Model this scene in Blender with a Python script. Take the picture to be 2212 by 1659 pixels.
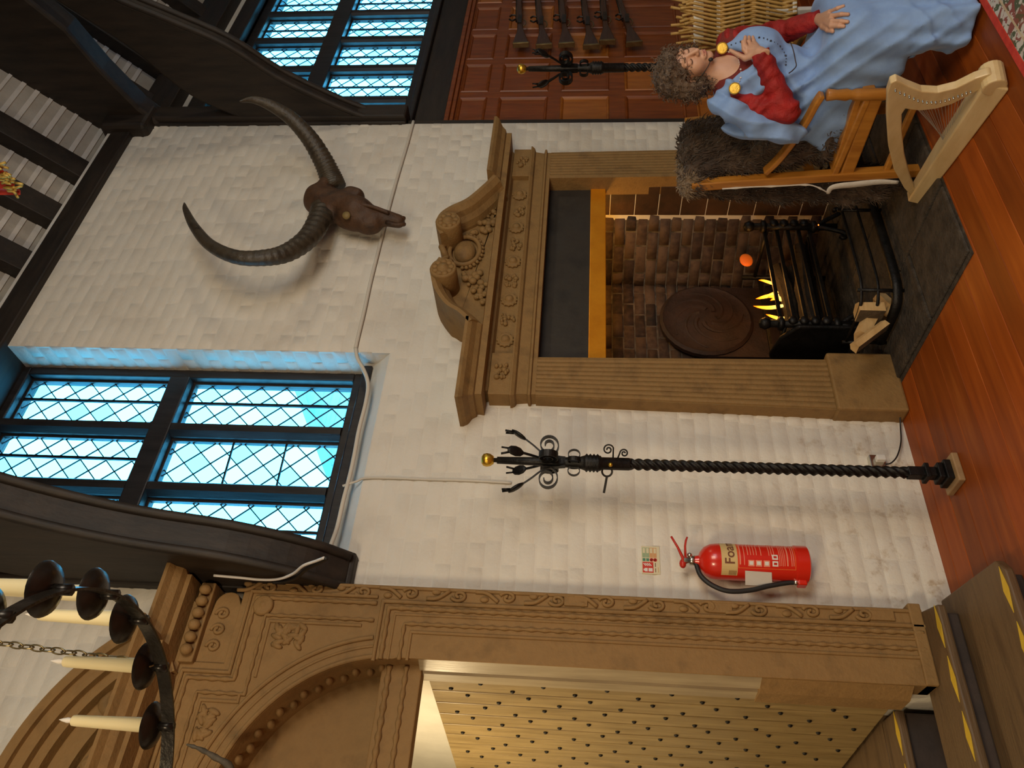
import bpy, bmesh, math, random
import numpy as np
from math import sin, cos, pi, radians, sqrt, atan2
from mathutils import Vector, Matrix, Euler
rnd = random.Random(7)
for o in list(bpy.data.objects): bpy.data.objects.remove(o)
S = bpy.context.scene
C = S.collection
# ------------------------------------------------------------------ camera
# world: x runs along the fireplace wall, y into it (wall face y=0), z up. The picture was taken with the
# phone turned, so the camera is rolled by a quarter turn.
FPX, CU, CV = 1688.8, 829.5, 1106.0
YAW, PIT, ROL = radians(37.225), radians(5.015), radians(-1.2548)
CAM = Vector((0, -3.3072, 1.6))
FW = Vector((sin(YAW)*cos(PIT), cos(YAW)*cos(PIT), sin(PIT)))
_r = Vector((cos(YAW), -sin(YAW), 0)); _d = FW.cross(_r)
if _d.z > 0: _d = -_d
RT = _r*cos(ROL)+_d*sin(ROL); DN = -_r*sin(ROL)+_d*cos(ROL)
cd = bpy.data.cameras.new('camera'); cam = bpy.data.objects.new('camera', cd); C.objects.link(cam)
cd.sensor_fit = 'HORIZONTAL'; cd.sensor_width = 36; cd.lens = FPX/2212*36; cd.clip_start = 0.05; cd.clip_end = 200
M = Matrix((DN, RT, -FW)).transposed().to_4x4(); M.translation = CAM
cam.matrix_world = M; S.camera = cam
def ray(x, y): return (1659-y-CU)/FPX*RT + (x-CV)/FPX*DN + FW
def PL(x, y, p0, n):
    q = ray(x, y); t = (Vector(p0)-CAM).dot(Vector(n))/q.dot(Vector(n)); return CAM+q*t
def PX(x, y, v): return PL(x, y, (v, 0, 0), (1, 0, 0))
def PY(x, y, v): return PL(x, y, (0, v, 0), (0, 1, 0))
def PZ(x, y, v): return PL(x, y, (0, 0, v), (0, 0, 1))
# ------------------------------------------------------------------ world, lamps, exposure
W = bpy.data.worlds.new('world'); S.world = W; W.use_nodes = True
bg = W.node_tree.nodes['Background']; bg.inputs[0].default_value = (0.10, 0.58, 1.0, 1); bg.inputs[1].default_value = 10.5
def lamp(name, kind, loc, power, col, size=0.3, target=None, sy=None, angle=None):
    d = bpy.data.lights.new(name, kind); o = bpy.data.objects.new(name, d); C.objects.link(o)
    d.energy = power; d.color = col; o.location = loc
    if kind == 'AREA':
        d.size = size
        if sy: d.shape = 'RECTANGLE'; d.size_y = sy
    else: d.shadow_soft_size = size
    if kind == 'SPOT': d.spot_size = angle or 1.6; d.spot_blend = 0.6
    if target is not None: o.rotation_euler = (Vector(target)-Vector(loc)).to_track_quat('-Z', 'Y').to_euler()
    return o
WARM = (1.0, 0.80, 0.55)
lamp('hall_spot_lamp', 'AREA', (6.4, -3.6, 3.9), 17, WARM, 0.4, (3.4, 0, 1.8))
lamp('hall_ceiling_lamp', 'AREA', (1.7, -4.6, 2.7), 70, WARM, 1.5, (2.3, -0.2, 0.6))
lamp('hall_side_lamp', 'AREA', (-1.6, -3.4, 2.8), 68, (1, .78, .5), 0.7, (1.3, 0, 1.2))
lamp('opposite_window_light', 'AREA', (3.0, -6.7, 2.6), 60, (0.80, 0.90, 1.0), 3.0, (3.0, 0, 1.4), 1.6)
lamp('passage_lamp', 'POINT', (0.05, 0.75, 2.35), 34, (1, .78, .45), 0.06)
S.view_settings.view_transform = 'Standard'; S.view_settings.look = 'None'
S.view_settings.exposure = 0.0; S.view_settings.gamma = 1.0; S.view_settings.use_curve_mapping = False
# ------------------------------------------------------------------ materials
def nt(name):
    m = bpy.data.materials.new(name); m.use_nodes = True
    t = m.node_tree; b = t.nodes['Principled BSDF']; return m, t, b
def N(t, kind, **kw):
    n = t.nodes.new(kind)
    for k, v in kw.items():
        if k in n.inputs: n.inputs[k].default_value = v
        else: setattr(n, k, v)
    return n
def ramp(t, fac, stops):
    r = t.nodes.new('ShaderNodeValToRGB'); e = r.color_ramp.elements
    e[0].position, e[1].position = stops[0][0], stops[-1][0]
    e[0].color, e[1].color = (*stops[0][1], 1), (*stops[-1][1], 1)
    for p, c in stops[1:-1]:
        q = e.new(p); q.color = (*c, 1)
    t.links.new(fac, r.inputs[0]); return r.outputs[0]
def coords(t, scale=(1, 1, 1), kind='Object', rnd_off=False):
    tc = N(t, 'ShaderNodeTexCoord'); mp = N(t, 'ShaderNodeMapping'); mp.inputs['Scale'].default_value = scale
    src = tc.outputs[kind]
    if rnd_off:
        oi = N(t, 'ShaderNodeObjectInfo'); mu = N(t, 'ShaderNodeVectorMath', operation='SCALE'); mu.inputs['Scale'].default_value = 1
        cmb = N(t, 'ShaderNodeCombineXYZ'); ml = N(t, 'ShaderNodeMath', operation='MULTIPLY'); ml.inputs[1].default_value = 37.0
        t.links.new(oi.outputs['Random'], ml.inputs[0]); t.links.new(ml.outputs[0], cmb.inputs[0]); t.links.new(ml.outputs[0], cmb.inputs[1])
        ad = N(t, 'ShaderNodeVectorMath', operation='ADD'); t.links.new(src, ad.inputs[0]); t.links.new(cmb.outputs[0], ad.inputs[1]); src = ad.outputs[0]
    t.links.new(src, mp.inputs[0]); return mp.outputs[0]
def noisy(name, c1, c2, scale=8, rough=0.7, bump=0.2, bscale=40, metal=0.0, detail=6, stretch=(1, 1, 1), c3=None, dist=0.01, spec=0.5, coat=0, sheen=0, rnd_off=False, emis=None):
    m, t, b = nt(name); v = coords(t, stretch, rnd_off=rnd_off)
    n = N(t, 'ShaderNodeTexNoise', Scale=scale, Detail=detail, Roughness=0.6); t.links.new(v, n.inputs['Vector'])
    st = [(0.3, c1), (0.7, c2)] if c3 is None else [(0.25, c1), (0.5, c2), (0.75, c3)]
    t.links.new(ramp(t, n.outputs[0], st), b.inputs['Base Color'])
    b.inputs['Roughness'].default_value = rough; b.inputs['Metallic'].default_value = metal; b.inputs['Specular IOR Level'].default_value = spec
    b.inputs['Coat Weight'].default_value = coat; b.inputs['Coat Roughness'].default_value = 0.15
    if sheen: b.inputs['Sheen Weight'].default_value = sheen; b.inputs['Sheen Roughness'].default_value = 0.4
    if bump:
        n2 = N(t, 'ShaderNodeTexNoise', Scale=bscale, Detail=5, Roughness=0.6); t.links.new(v, n2.inputs['Vector'])
        bp = N(t, 'ShaderNodeBump', Strength=bump, Distance=dist); t.links.new(n2.outputs[0], bp.inputs['Height']); t.links.new(bp.outputs[0], b.inputs['Normal'])
    if emis: b.inputs['Emission Color'].default_value = (*emis[0], 1); b.inputs['Emission Strength'].default_value = emis[1]
    return m
def wood(name, c1, c2, axis='z', scale=5, rough=0.5, bump=0.15, coat=0, rnd_off=True, spec=0.5, grain=14):
    s = {'x': (1, grain, grain), 'y': (grain, 1, grain), 'z': (grain, grain, 1)}[axis]
    return noisy(name, c1, c2, scale, rough, bump, scale*3, stretch=s, coat=coat, dist=0.004, rnd_off=rnd_off, spec=spec, detail=8)
def plain(name, c, rough=0.5, metal=0.0, spec=0.5, coat=0.0):
    m, t, b = nt(name); b.inputs['Base Color'].default_value = (*c, 1); b.inputs['Roughness'].default_value = rough
    b.inputs['Metallic'].default_value = metal; b.inputs['Specular IOR Level'].default_value = spec; b.inputs['Coat Weight'].default_value = coat; return m
def emit(name, c, s):
    m, t, b = nt(name); b.inputs['Base Color'].default_value = (*c, 1); b.inputs['Emission Color'].default_value = (*c, 1); b.inputs['Emission Strength'].default_value = s; return m
MT = {}
def white_wall():
    m, t, b = nt('limewashed_brick')
    tc = N(t, 'ShaderNodeNewGeometry'); v = tc.outputs['Position']
    n = N(t, 'ShaderNodeTexNoise', Scale=2.2, Detail=7, Roughness=0.62); t.links.new(v, n.inputs['Vector'])
    base = ramp(t, n.outputs[0], [(0.25, (0.60, 0.55, 0.47)), (0.5, (0.69, 0.65, 0.57)), (0.8, (0.74, 0.71, 0.64))])
    # brown damp stains low on the wall
    st = N(t, 'ShaderNodeTexNoise', Scale=9, Detail=8, Roughness=0.7); t.links.new(v, st.inputs['Vector'])
    sep = N(t, 'ShaderNodeSeparateXYZ'); t.links.new(v, sep.inputs[0])
    mr = N(t, 'ShaderNodeMapRange'); mr.inputs[1].default_value = 0.9; mr.inputs[2].default_value = 0.1; t.links.new(sep.outputs[2], mr.inputs[0])
    mr2 = N(t, 'ShaderNodeMapRange'); mr2.inputs[1].default_value = 0.54; mr2.inputs[2].default_value = 0.72; t.links.new(st.outputs[0], mr2.inputs[0])
    mu = N(t, 'ShaderNodeMath', operation='MULTIPLY'); t.links.new(mr.outputs[0], mu.inputs[0]); t.links.new(mr2.outputs[0], mu.inputs[1])
    mx = N(t, 'ShaderNodeMix', data_type='RGBA'); t.links.new(mu.outputs[0], mx.inputs[0]); t.links.new(base, mx.inputs[6]); mx.inputs[7].default_value = (0.36, 0.24, 0.12, 1)
    t.links.new(mx.outputs[2], b.inputs['Base Color']); b.inputs['Roughness'].default_value = 0.62
    n1 = N(t, 'ShaderNodeTexNoise', Scale=12, Detail=6, Roughness=0.6); t.links.new(v, n1.inputs['Vector'])
    n2 = N(t, 'ShaderNodeTexNoise', Scale=55, Detail=4, Roughness=0.65); t.links.new(v, n2.inputs['Vector'])
    ad = N(t, 'ShaderNodeMath', operation='MULTIPLY_ADD'); t.links.new(n2.outputs[0], ad.inputs[0]); ad.inputs[1].default_value = 0.22; t.links.new(n1.outputs[0], ad.inputs[2])
    bp = N(t, 'ShaderNodeBump', Strength=0.55, Distance=0.013); t.links.new(ad.outputs[0], bp.inputs['Height']); t.links.new(bp.outputs[0], b.inputs['Normal'])
    return m
MT['white'] = white_wall()
MT['plaster'] = noisy('grey_plaster', (.36, .33, .28), (.46, .43, .38), 5, .85, .3, 30)
MT['lath'] = noisy('pale_lath', (.56, .54, .50), (.68, .66, .62), 6, .8, .2, 40)
MT['beam'] = wood('black_oak_beam', (.007, .0045, .003), (.026, .017, .011), 'z', 3, .6, .35, grain=6)
MT['beamx'] = wood('black_oak_rail', (.007, .0045, .003), (.026, .017, .011), 'x', 3, .6, .35, grain=6)
MT['winframe'] = wood('dark_window_timber', (.007, .0055, .005), (.024, .02, .019), 'z', 4, .45, .25, grain=8)
MT['lead'] = plain('lead_came', (.012, .013, .015), .6, .3)
MT['floorwood'] = wood('varnished_floorboard', (.115, .030, .008), (.25, .088, .026), 'x', 2.2, .32, .10, coat=.15, grain=16)
MT['panelwood'] = wood('red_oak_panelling', (.13, .029, .004), (.26, .065, .008), 'z', 3.5, .42, .18, grain=10)
MT['panelwood2'] = wood('orange_oak_panel', (.26, .075, .008), (.42, .14, .018), 'z', 3.0, .38, .18, grain=8)
MT['stone'] = noisy('brown_carved_stone', (.165, .094, .030), (.26, .148, .049), 7, .75, .35, 60, c3=(.21, .12, .039))
MT['stone_fp'] = noisy('fireplace_stone', (.155, .086, .026), (.255, .146, .046), 9, .72, .35, 70, c3=(.20, .115, .036))
MT['hearth'] = noisy('sooty_hearth_stone', (.018, .014, .010), (.075, .058, .042), 14, .75, .8, 45, dist=.02)
MT['iron'] = noisy('black_wrought_iron', (.006, .006, .006), (.022, .020, .019), 20, .45, .3, 60, metal=.6)
MT['gold'] = noisy('gilded_ball', (.55, .32, .03), (.85, .55, .08), 14, .28, .35, 40, metal=.9)
MT['glass'] = None
def glass():
    m, t, b = nt('old_window_glass'); t.nodes.remove(b); out = t.nodes['Material Output']
    tr = N(t, 'ShaderNodeBsdfTransparent'); gl = N(t, 'ShaderNodeBsdfGlossy'); gl.inputs['Roughness'].default_value = .08
    oi = N(t, 'ShaderNodeObjectInfo')
    t.links.new(ramp(t, oi.outputs['Random'], [(0, (.70, .86, .90)), (.3, (.86, .95, .98)), (.6, (.95, .98, 1)), (1, (.99, .99, .97))]), tr.inputs[0])
    fr = N(t, 'ShaderNodeValue'); fr.outputs[0].default_value = .05
    mx = N(t, 'ShaderNodeMixShader'); t.links.new(fr.outputs[0], mx.inputs[0]); t.links.new(tr.outputs[0], mx.inputs[1]); t.links.new(gl.outputs[0], mx.inputs[2])
    t.links.new(mx.outputs[0], out.inputs[0]); return m
MT['glass'] = glass()
# ------------------------------------------------------------------ object helpers
WL = {}
def wl(o): return WL.get(o.name, Vector((0, 0, 0))) if o else Vector((0, 0, 0))
def tag(o, label=None, cat=None, group=None, kind=None):
    if label: o['label'] = label
    if cat: o['category'] = cat
    if group: o['group'] = group
    if kind: o['kind'] = kind
    return o
def thing(name, label, cat, loc, group=None):
    o = bpy.data.objects.new(name, None); C.objects.link(o); o.location = loc; o.empty_display_size = .1
    WL[o.name] = Vector(loc); return tag(o, label, cat, group)
def link(name, me, parent=None, m=None):
    o = bpy.data.objects.new(name, me); C.objects.link(o)
    if parent is not None: o.parent = parent; WL[o.name] = wl(parent).copy()
    if m is not None and not me.materials: me.materials.append(MT[m] if isinstance(m, str) else m)
    return o
class MB:
    def __init__(s): s.v = []; s.f = []; s.mi = []; s.cur = 0
    def add(s, vs, fs):
        b = len(s.v); s.v += [tuple(v) for v in vs]; s.f += [tuple(b+i for i in f) for f in fs]; s.mi += [s.cur]*len(fs); return s
    def box(s, lo, hi, rot=None, piv=None):
        x0, y0, z0 = lo; x1, y1, z1 = hi
        vs = [Vector(p) for p in ((x0,y0,z0),(x1,y0,z0),(x1,y1,z0),(x0,y1,z0),(x0,y0,z1),(x1,y0,z1),(x1,y1,z1),(x0,y1,z1))]
        if rot is not None:
            p = Vector(piv) if piv is not None else (Vector(lo)+Vector(hi))/2
            vs = [p+rot@(v-p) for v in vs]
        return s.add(vs, [(0,3,2,1),(4,5,6,7),(0,1,5,4),(1,2,6,5),(2,3,7,6),(3,0,4,7)])
    def bar(s, a, b, w, h, up=(0, 0, 1)):
        a, b = Vector(a), Vector(b); d = (b-a).normalized(); sd = d.cross(Vector(up))
        if sd.length < 1e-4: sd = d.cross(Vector((1, 0, 0)))
        sd.normalize(); u = sd.cross(d)
        vs = [p+sd*i*w/2+u*j*h/2 for p in (a, b) for i, j in ((-1,-1),(1,-1),(1,1),(-1,1))]
        return s.add(vs, [(0,3,2,1),(4,5,6,7),(0,1,5,4),(1,2,6,5),(2,3,7,6),(3,0,4,7)])
    def prism(s, poly, ax, lo, hi):
        # poly of 2D points in the plane across ax; extruded from lo to hi along ax
        def p3(p, t): return {'x': (t, p[0], p[1]), 'y': (p[0], t, p[1]), 'z': (p[0], p[1], t)}[ax]
        n = len(poly); vs = [p3(p, lo) for p in poly]+[p3(p, hi) for p in poly]
        fs = [tuple(range(n)), tuple(range(2*n-1, n-1, -1))]+[((i+1) % n, i, n+i, n+(i+1) % n) for i in range(n)]
        return s.add(vs, fs)
    def tube(s, pts, r, seg=10, flat=None, caps=True, up0=None):
        pts = [Vector(p) for p in pts]; n = len(pts); rs = r if isinstance(r, (list, tuple)) else [r]*n
        vs = []; u = None
        for i, p in enumerate(pts):
            d = (pts[min(i+1, n-1)]-pts[max(i-1, 0)]).normalized()
            if u is None:
                u = Vector(up0) if up0 else (Vector((0, 0, 1)) if abs(d.z) < .9 else Vector((1, 0, 0)))
            u = (u-d*u.dot(d));
            if u.length < 1e-5: u = d.orthogonal()
            u.normalize(); w = d.cross(u); fa, fb = flat if flat else (1, 1)
            for k in range(seg):
                a = 2*pi*k/seg; vs.append(p+(u*cos(a)*fa+w*sin(a)*fb)*rs[i])
        fs = [(i*seg+k, i*seg+(k+1) % seg, (i+1)*seg+(k+1) % seg, (i+1)*seg+k) for i in range(n-1) for k in range(seg)]
        if caps: fs += [tuple(range(seg-1, -1, -1)), tuple((n-1)*seg+k for k in range(seg))]
        return s.add(vs, fs)
    def lathe(s, prof, o, axis=(0, 0, 1), seg=20):
        ax = Vector(axis).normalized(); u = ax.orthogonal().normalized(); w = ax.cross(u); o = Vector(o)
        vs = [o+ax*h+(u*cos(2*pi*k/seg)+w*sin(2*pi*k/seg))*max(r, 1e-4) for r, h in prof for k in range(seg)]
        n = len(prof); fs = [(i*seg+k, i*seg+(k+1) % seg, (i+1)*seg+(k+1) % seg, (i+1)*seg+k) for i in range(n-1) for k in range(seg)]
        fs += [tuple(range(seg-1, -1, -1)), tuple((n-1)*seg+k for k in range(seg))]
        return s.add(vs, fs)
    def ball(s, c, r, seg=12, rings=8, rot=None):
        c = Vector(c); r = (r, r, r) if not isinstance(r, (tuple, list)) else r; vs = []
        for i in range(rings+1):
            th = pi*i/rings
            for k in range(seg):
                ph = 2*pi*k/seg; v = Vector((r[0]*sin(th)*cos(ph), r[1]*sin(th)*sin(ph), r[2]*cos(th)))
                vs.append(c+(rot@v if rot else v))
        fs = [(i*seg+k, (i+1)*seg+k, (i+1)*seg+(k+1) % seg, i*seg+(k+1) % seg) for i in range(rings) for k in range(seg)]
        return s.add(vs, fs)
    def sweep(s, path, prof, up, closed=False, out=None):
        # prof points (a, b): a along the side vector, b along up; path bends in the plane across up
        path = [Vector(p) for p in path]; up = Vector(up).normalized(); n = len(path); m = len(prof); vs = []
        for i, p in enumerate(path):
            if closed: d0 = path[i]-path[i-1]; d1 = path[(i+1) % n]-path[i]
            else: d0 = path[i]-path[i-1] if i else path[1]-path[0]; d1 = path[i+1]-path[i] if i < n-1 else path[-1]-path[-2]
            d0.normalize(); d1.normalize(); s0 = d0.cross(up).normalized(); s1 = d1.cross(up).normalized(); b = s0+s1
            if b.length < 1e-4: b = s0
            b.normalize(); k = 1/max(.3, b.dot(s0))
            vs += [p+b*a*k+up*h for a, h in prof]
        fs = []
        for i in range(n if closed else n-1):
            j = (i+1) % n
            fs += [(i*m+k, j*m+k, j*m+(k+1) % m, i*m+(k+1) % m) for k in range(m)]
        if not closed: fs += [tuple(range(m)), tuple((n-1)*m+k for k in range(m-1, -1, -1))]
        return s.add(vs, fs)
    def build(s, name, m, parent=None, smooth=False, bev=0, bseg=2, recalc=True, sub=0):
        o0 = wl(parent); me = bpy.data.meshes.new(name)
        me.from_pydata([tuple(Vector(v)-o0) for v in s.v], [], s.f)
        ms = m if isinstance(m, list) else [m]
        for q in ms: me.materials.append(MT[q] if isinstance(q, str) else q)
        if len(ms) > 1: me.polygons.foreach_set('material_index', s.mi)
        if recalc:
            bm = bmesh.new(); bm.from_mesh(me); bmesh.ops.recalc_face_normals(bm, faces=bm.faces); bm.to_mesh(me); bm.free()
        if smooth: me.polygons.foreach_set('use_smooth', [True]*len(me.polygons))
        o = link(name, me, parent)
        if bev:
            b = o.modifiers.new('bevel', 'BEVEL'); b.width = bev; b.segments = bseg; b.limit_method = 'ANGLE'; b.angle_limit = .6
        if sub:
            b = o.modifiers.new('sub', 'SUBSURF'); b.levels = sub; b.render_levels = sub
        return o
def autosmooth(o, ang=0.7):
    me = o.data; me.polygons.foreach_set('use_smooth', [True]*len(me.polygons)); me.set_sharp_from_angle(angle=ang); return o
def struct(name, mb, m, **k):
    o = mb.build(name, m, **k); o['kind'] = 'structure'; return o
def bez(p, n=24):
    # Catmull-Rom through points
    p = [Vector(q) for q in p]; P = [2*p[0]-p[1]]+p+[2*p[-1]-p[-2]]; out = []; k = len(p)-1
    for i in range(k):
        a, b, c, d = P[i:i+4]; m = max(2, n//k)
        for j in range(m):
            t = j/m; out.append(.5*((2*b)+(c-a)*t+(2*a-5*b+4*c-d)*t*t+(3*b-a-3*c+d)*t**3))
    out.append(p[-1]); return out
def rot2(v, a): return (v[0]*cos(a)-v[1]*sin(a), v[0]*sin(a)+v[1]*cos(a))
# ------------------------------------------------------------------ the room shell
WX0, WX1, WTOP = -3.0, 4.86, 4.94
DOOR = (-.30, 1.012, 0, 3.0); WIN = (1.42, 2.71, 2.66, 4.94); FIRE = (2.64, 4.15, 0, 1.83)
HOLES = [DOOR, WIN, FIRE]
def cells(mb, x0, x1, z0, z1, holes, ya, yb):
    xs = sorted({x0, x1, *[h[i] for h in holes for i in (0, 1)]}); zs = sorted({z0, z1, *[h[i] for h in holes for i in (2, 3)]})
    for a, b in zip(xs, xs[1:]):
        run = None
        for c, d in zip(zs, zs[1:]):
            mx, mz = (a+b)/2, (c+d)/2
            inside = any(h[0] < mx < h[1] and h[2] < mz < h[3] for h in holes)
            if not inside: run = (run[0], d) if run else (c, d)
            if inside or d == zs[-1]:
                if run: mb.box((a, ya, run[0]), (b, yb, run[1]))
                run = None
mb = MB(); cells(mb, WX0, WX1, -.3, WTOP, HOLES, .002, .34)
mb.box((-.30, .20, 2.40), (1.012, .34, 3.0)); mb.prism([(0.0, 2.60), (0.0, 2.655), (.20, 2.86), (.34, 2.86), (.34, 2.60)], 'x', 1.42, 2.71)
wall = struct('wall_back', mb, 'white')
# bricks under many coats of limewash
def brick_mesh(L, H, seed, D=.0022, mname='white', nm='brick', inset=.013, jit=.003, vary=(.75, 1.1)):
    r = random.Random(seed); j = lambda: r.uniform(-jit, jit)
    x, z = L/2, H/2; i = inset
    vs = [(-x, .003, -z), (x, .003, -z), (x, .003, z), (-x, .003, z)]
    vs += [(sx*(x-i)+j(), -D*r.uniform(*vary), sz*(z-i)+j()) for sx, sz in ((-1, -1), (1, -1), (1, 1), (-1, 1))]
    me = bpy.data.meshes.new(nm); me.from_pydata(vs, [], [(4, 5, 6, 7), (0, 1, 5, 4), (1, 2, 6, 5), (2, 3, 7, 6), (3, 0, 4, 7)])
    me.materials.append(MT[mname]); me.polygons.foreach_set('use_smooth', [True]*5); return me
BR = [brick_mesh(.232, .071, k) for k in range(8)]
blist = []
CH = .0765; row = 0; z = .03
while z+CH < WTOP:
    zm = z+CH/2; iv = [(-.75, WX1)]
    for h in HOLES + [(-1.1, 1.36, 0, 3.1), (2.36, 4.42, 0, 2.2)]:
        if h[2]-.02 < zm < h[3]+.02: iv = [q for a, b in iv for q in ((a, min(b, h[0])), (max(a, h[1]), b)) if q[1]-q[0] > .05]
    for a, b in iv:
        x = a - (0 if row % 2 else .118)
        while x < b-.03:
            L = rnd.uniform(.225, .25) if rnd.random() < .72 else rnd.uniform(.11, .13)
            p, q = max(x, a), min(x+L, b)
            if q-p > .03: blist.append(((p+q)/2, zm+rnd.uniform(-.003, .003), q-p))
            x += L
    z += CH; row += 1
def inframe(P):
    q = Vector(P)-CAM; zz = q.dot(FW)
    if zz <= 0: return False
    return 0 < CU+FPX*q.dot(RT)/zz < 1659 and 0 < CV+FPX*q.dot(DN)/zz < 2212
blist.sort(key=lambda b: (not inframe((b[0], 0, b[1])), (Vector((b[0], 0, b[1]))-CAM).length/max(b[2], .1)))
for i, (x, zc, L) in enumerate(blist[:300]):
    o = bpy.data.objects.new('brick', BR[i % 8]); C.objects.link(o); o.parent = wall
    o.location = (x, rnd.uniform(-.002, .001), zc); o.scale = ((L-.004)/.232, 1, 1); o.rotation_euler = (rnd.uniform(-.007, .007), rnd.uniform(-.008, .008), rnd.uniform(-.003, .003))
mb = MB()
def add_brick(mb, x, y, zc, L, H, rz=0):
    me = BR[rnd.randrange(8)]; R = Matrix.Rotation(rz, 3, 'Z')
    vs = [Vector((x, y, zc))+R@Vector((v.co.x*(L-.004)/.232, v.co.y, v.co.z*H/.0765)) for v in me.vertices]
    mb.add(vs, [tuple(p.vertices) for p in me.polygons])
for x, zc, L in blist[300:]: add_brick(mb, x, rnd.uniform(-.002, .001), zc, L, CH)
z = 2.72; k = 0
while z < WTOP-.05:   # the brick ends seen in the window reveal
    add_brick(mb, 2.708, .045 if k % 2 else .11, z, .1 if k % 2 else .2, CH, -pi/2)
    if k % 2: add_brick(mb, 2.708, .15, z, .11, CH, -pi/2)
    z += CH; k += 1
o = mb.build('brickwork', 'white', wall, smooth=True, recalc=False); o['kind'] = 'stuff'
# other walls, behind the camera and at the sides
mb = MB(); mb.box((-3.2, -7.4, -.3), (-3.0, .34, 9)); struct('wall_left', mb, 'white')
mb = MB(); mb.box((10, -7.4, -.3), (10.2, 1.2, 9)); struct('wall_right', mb, 'white')
mb = MB(); mb.box((-3.2, -7.4, -.3), (10.2, -7.2, 6)); struct('wall_front', mb, 'white')
# floor
def floor_mat():
    m, t, b = nt('varnished_floorboard')
    v = coords(t, (1, 13, 13), rnd_off=True); n = N(t, 'ShaderNodeTexNoise', Scale=1.6, Detail=8, Roughness=.6); t.links.new(v, n.inputs['Vector'])
    c = ramp(t, n.outputs[0], [(.3, (.20, .038, .003)), (.55, (.28, .060, .005)), (.75, (.36, .095, .012))])
    oi = N(t, 'ShaderNodeObjectInfo'); br = ramp(t, oi.outputs['Random'], [(0, (.72, .70, .68)), (.5, (1, 1, 1)), (.88, (1.15, 1.1, 1.05)), (1, (1.75, 1.85, 1.7))])
    mx = N(t, 'ShaderNodeMix', data_type='RGBA', blend_type='MULTIPLY'); mx.inputs[0].default_value = 1; t.links.new(c, mx.inputs[6]); t.links.new(br, mx.inputs[7])
    t.links.new(mx.outputs[2], b.inputs['Base Color']); b.inputs['Roughness'].default_value = .46; b.inputs['Specular IOR Level'].default_value = .3
    return m
MT['floorwood'] = floor_mat()
mb = MB(); mb.box((-3.2, -7.4, -.3), (10.2, 1.2, -.03)); fl = struct('floor', mb, 'beam')
y = .10; k = 0; PWD = .128
pm = MB(); w2 = PWD/2-.0012
for (zz, i) in ((-.03, 0), (-.002, 0), (0, .002)): pm.v += [(-3, -w2+i, zz), (10, -w2+i, zz), (10, w2-i, zz), (-3, w2-i, zz)]
pm.f = [(8, 9, 10, 11)]+[(a+i, a+(i+1) % 4, a+4+(i+1) % 4, a+4+i) for a in (0, 4) for i in range(4)]; pm.mi = [0]*len(pm.f)
pme = None
while y > -7.3:
    if pme is None: o = pm.build('floorboard', 'floorwood', fl); pme = o.data
    else: o = link('floorboard', pme, fl)
    o.location = (rnd.uniform(-.3, .3), y, rnd.uniform(-.0006, .0006)); y -= PWD; k += 1
# ------------------------------------------------------------------ roof
ROOT2 = sqrt(.5)
PITCH = Euler((-pi/4, 0, 0)).to_matrix()
def roofpt(x, s, d): return Vector((x, -s*ROOT2-d*0, 5.10+s*ROOT2))+Vector((0, ROOT2, ROOT2))*d   # s up the slope, d above the rafter underside
def rbox(mb, x0, x1, s0, s1, d0, d1):
    vs = [roofpt(x, s, d) for d in (d0, d1) for x, s in ((x0, s0), (x1, s0), (x1, s1), (x0, s1))]
    mb.add(vs, [(0, 3, 2, 1), (4, 5, 6, 7), (0, 1, 5, 4), (1, 2, 6, 5), (2, 3, 7, 6), (3, 0, 4, 7)])
mb = MB(); rbox(mb, -3.2, 10.2, -.38, 5.2, .115, .2)
vs = [(-3.2, -3.5, 8.9), (10.2, -3.5, 8.9), (10.2, -7.4, 5.0), (-3.2, -7.4, 5.0)]; mb.add([*vs, *[(a, b, c+.1) for a, b, c in vs]], [(0, 1, 2, 3), (4, 7, 6, 5), (0, 4, 5, 1), (2, 6, 7, 3)])
ceil = struct('ceiling', mb, 'plaster')
RX = [4.32-.46*k for k in range(16)]+[5.30+.46*k for k in range(10)]
RX.sort()
for x in RX:
    mb = MB(); w = .085; rbox(mb, x-w, x+w, -.12, 5.2, 0, .125); o = mb.build('rafter', 'beam', ceil, bev=.008)
for a, b in zip(RX, RX[1:]):
    if b < 1.9 or a > 7.2: continue
    s = .06
    while s < 1.75:
        mb = MB(); rbox(mb, a+.088, b-.088, s+rnd.uniform(-.005, .005), s+.030+rnd.uniform(-.004, .004), .106, .125); mb.build('lath', 'lath', ceil); s += .092
mb = MB(); mb.box((-3, -.045, WTOP-.015), (WX1+.2, .34, 5.075)); mb.build('wall_plate', 'beamx', ceil, bev=.012)
mb = MB(); mb.box((-3, -.03, 5.075), (WX1+.1, .3, 5.11)); mb.build('plaster_fillet', 'lath', ceil, bev=.006)
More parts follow.
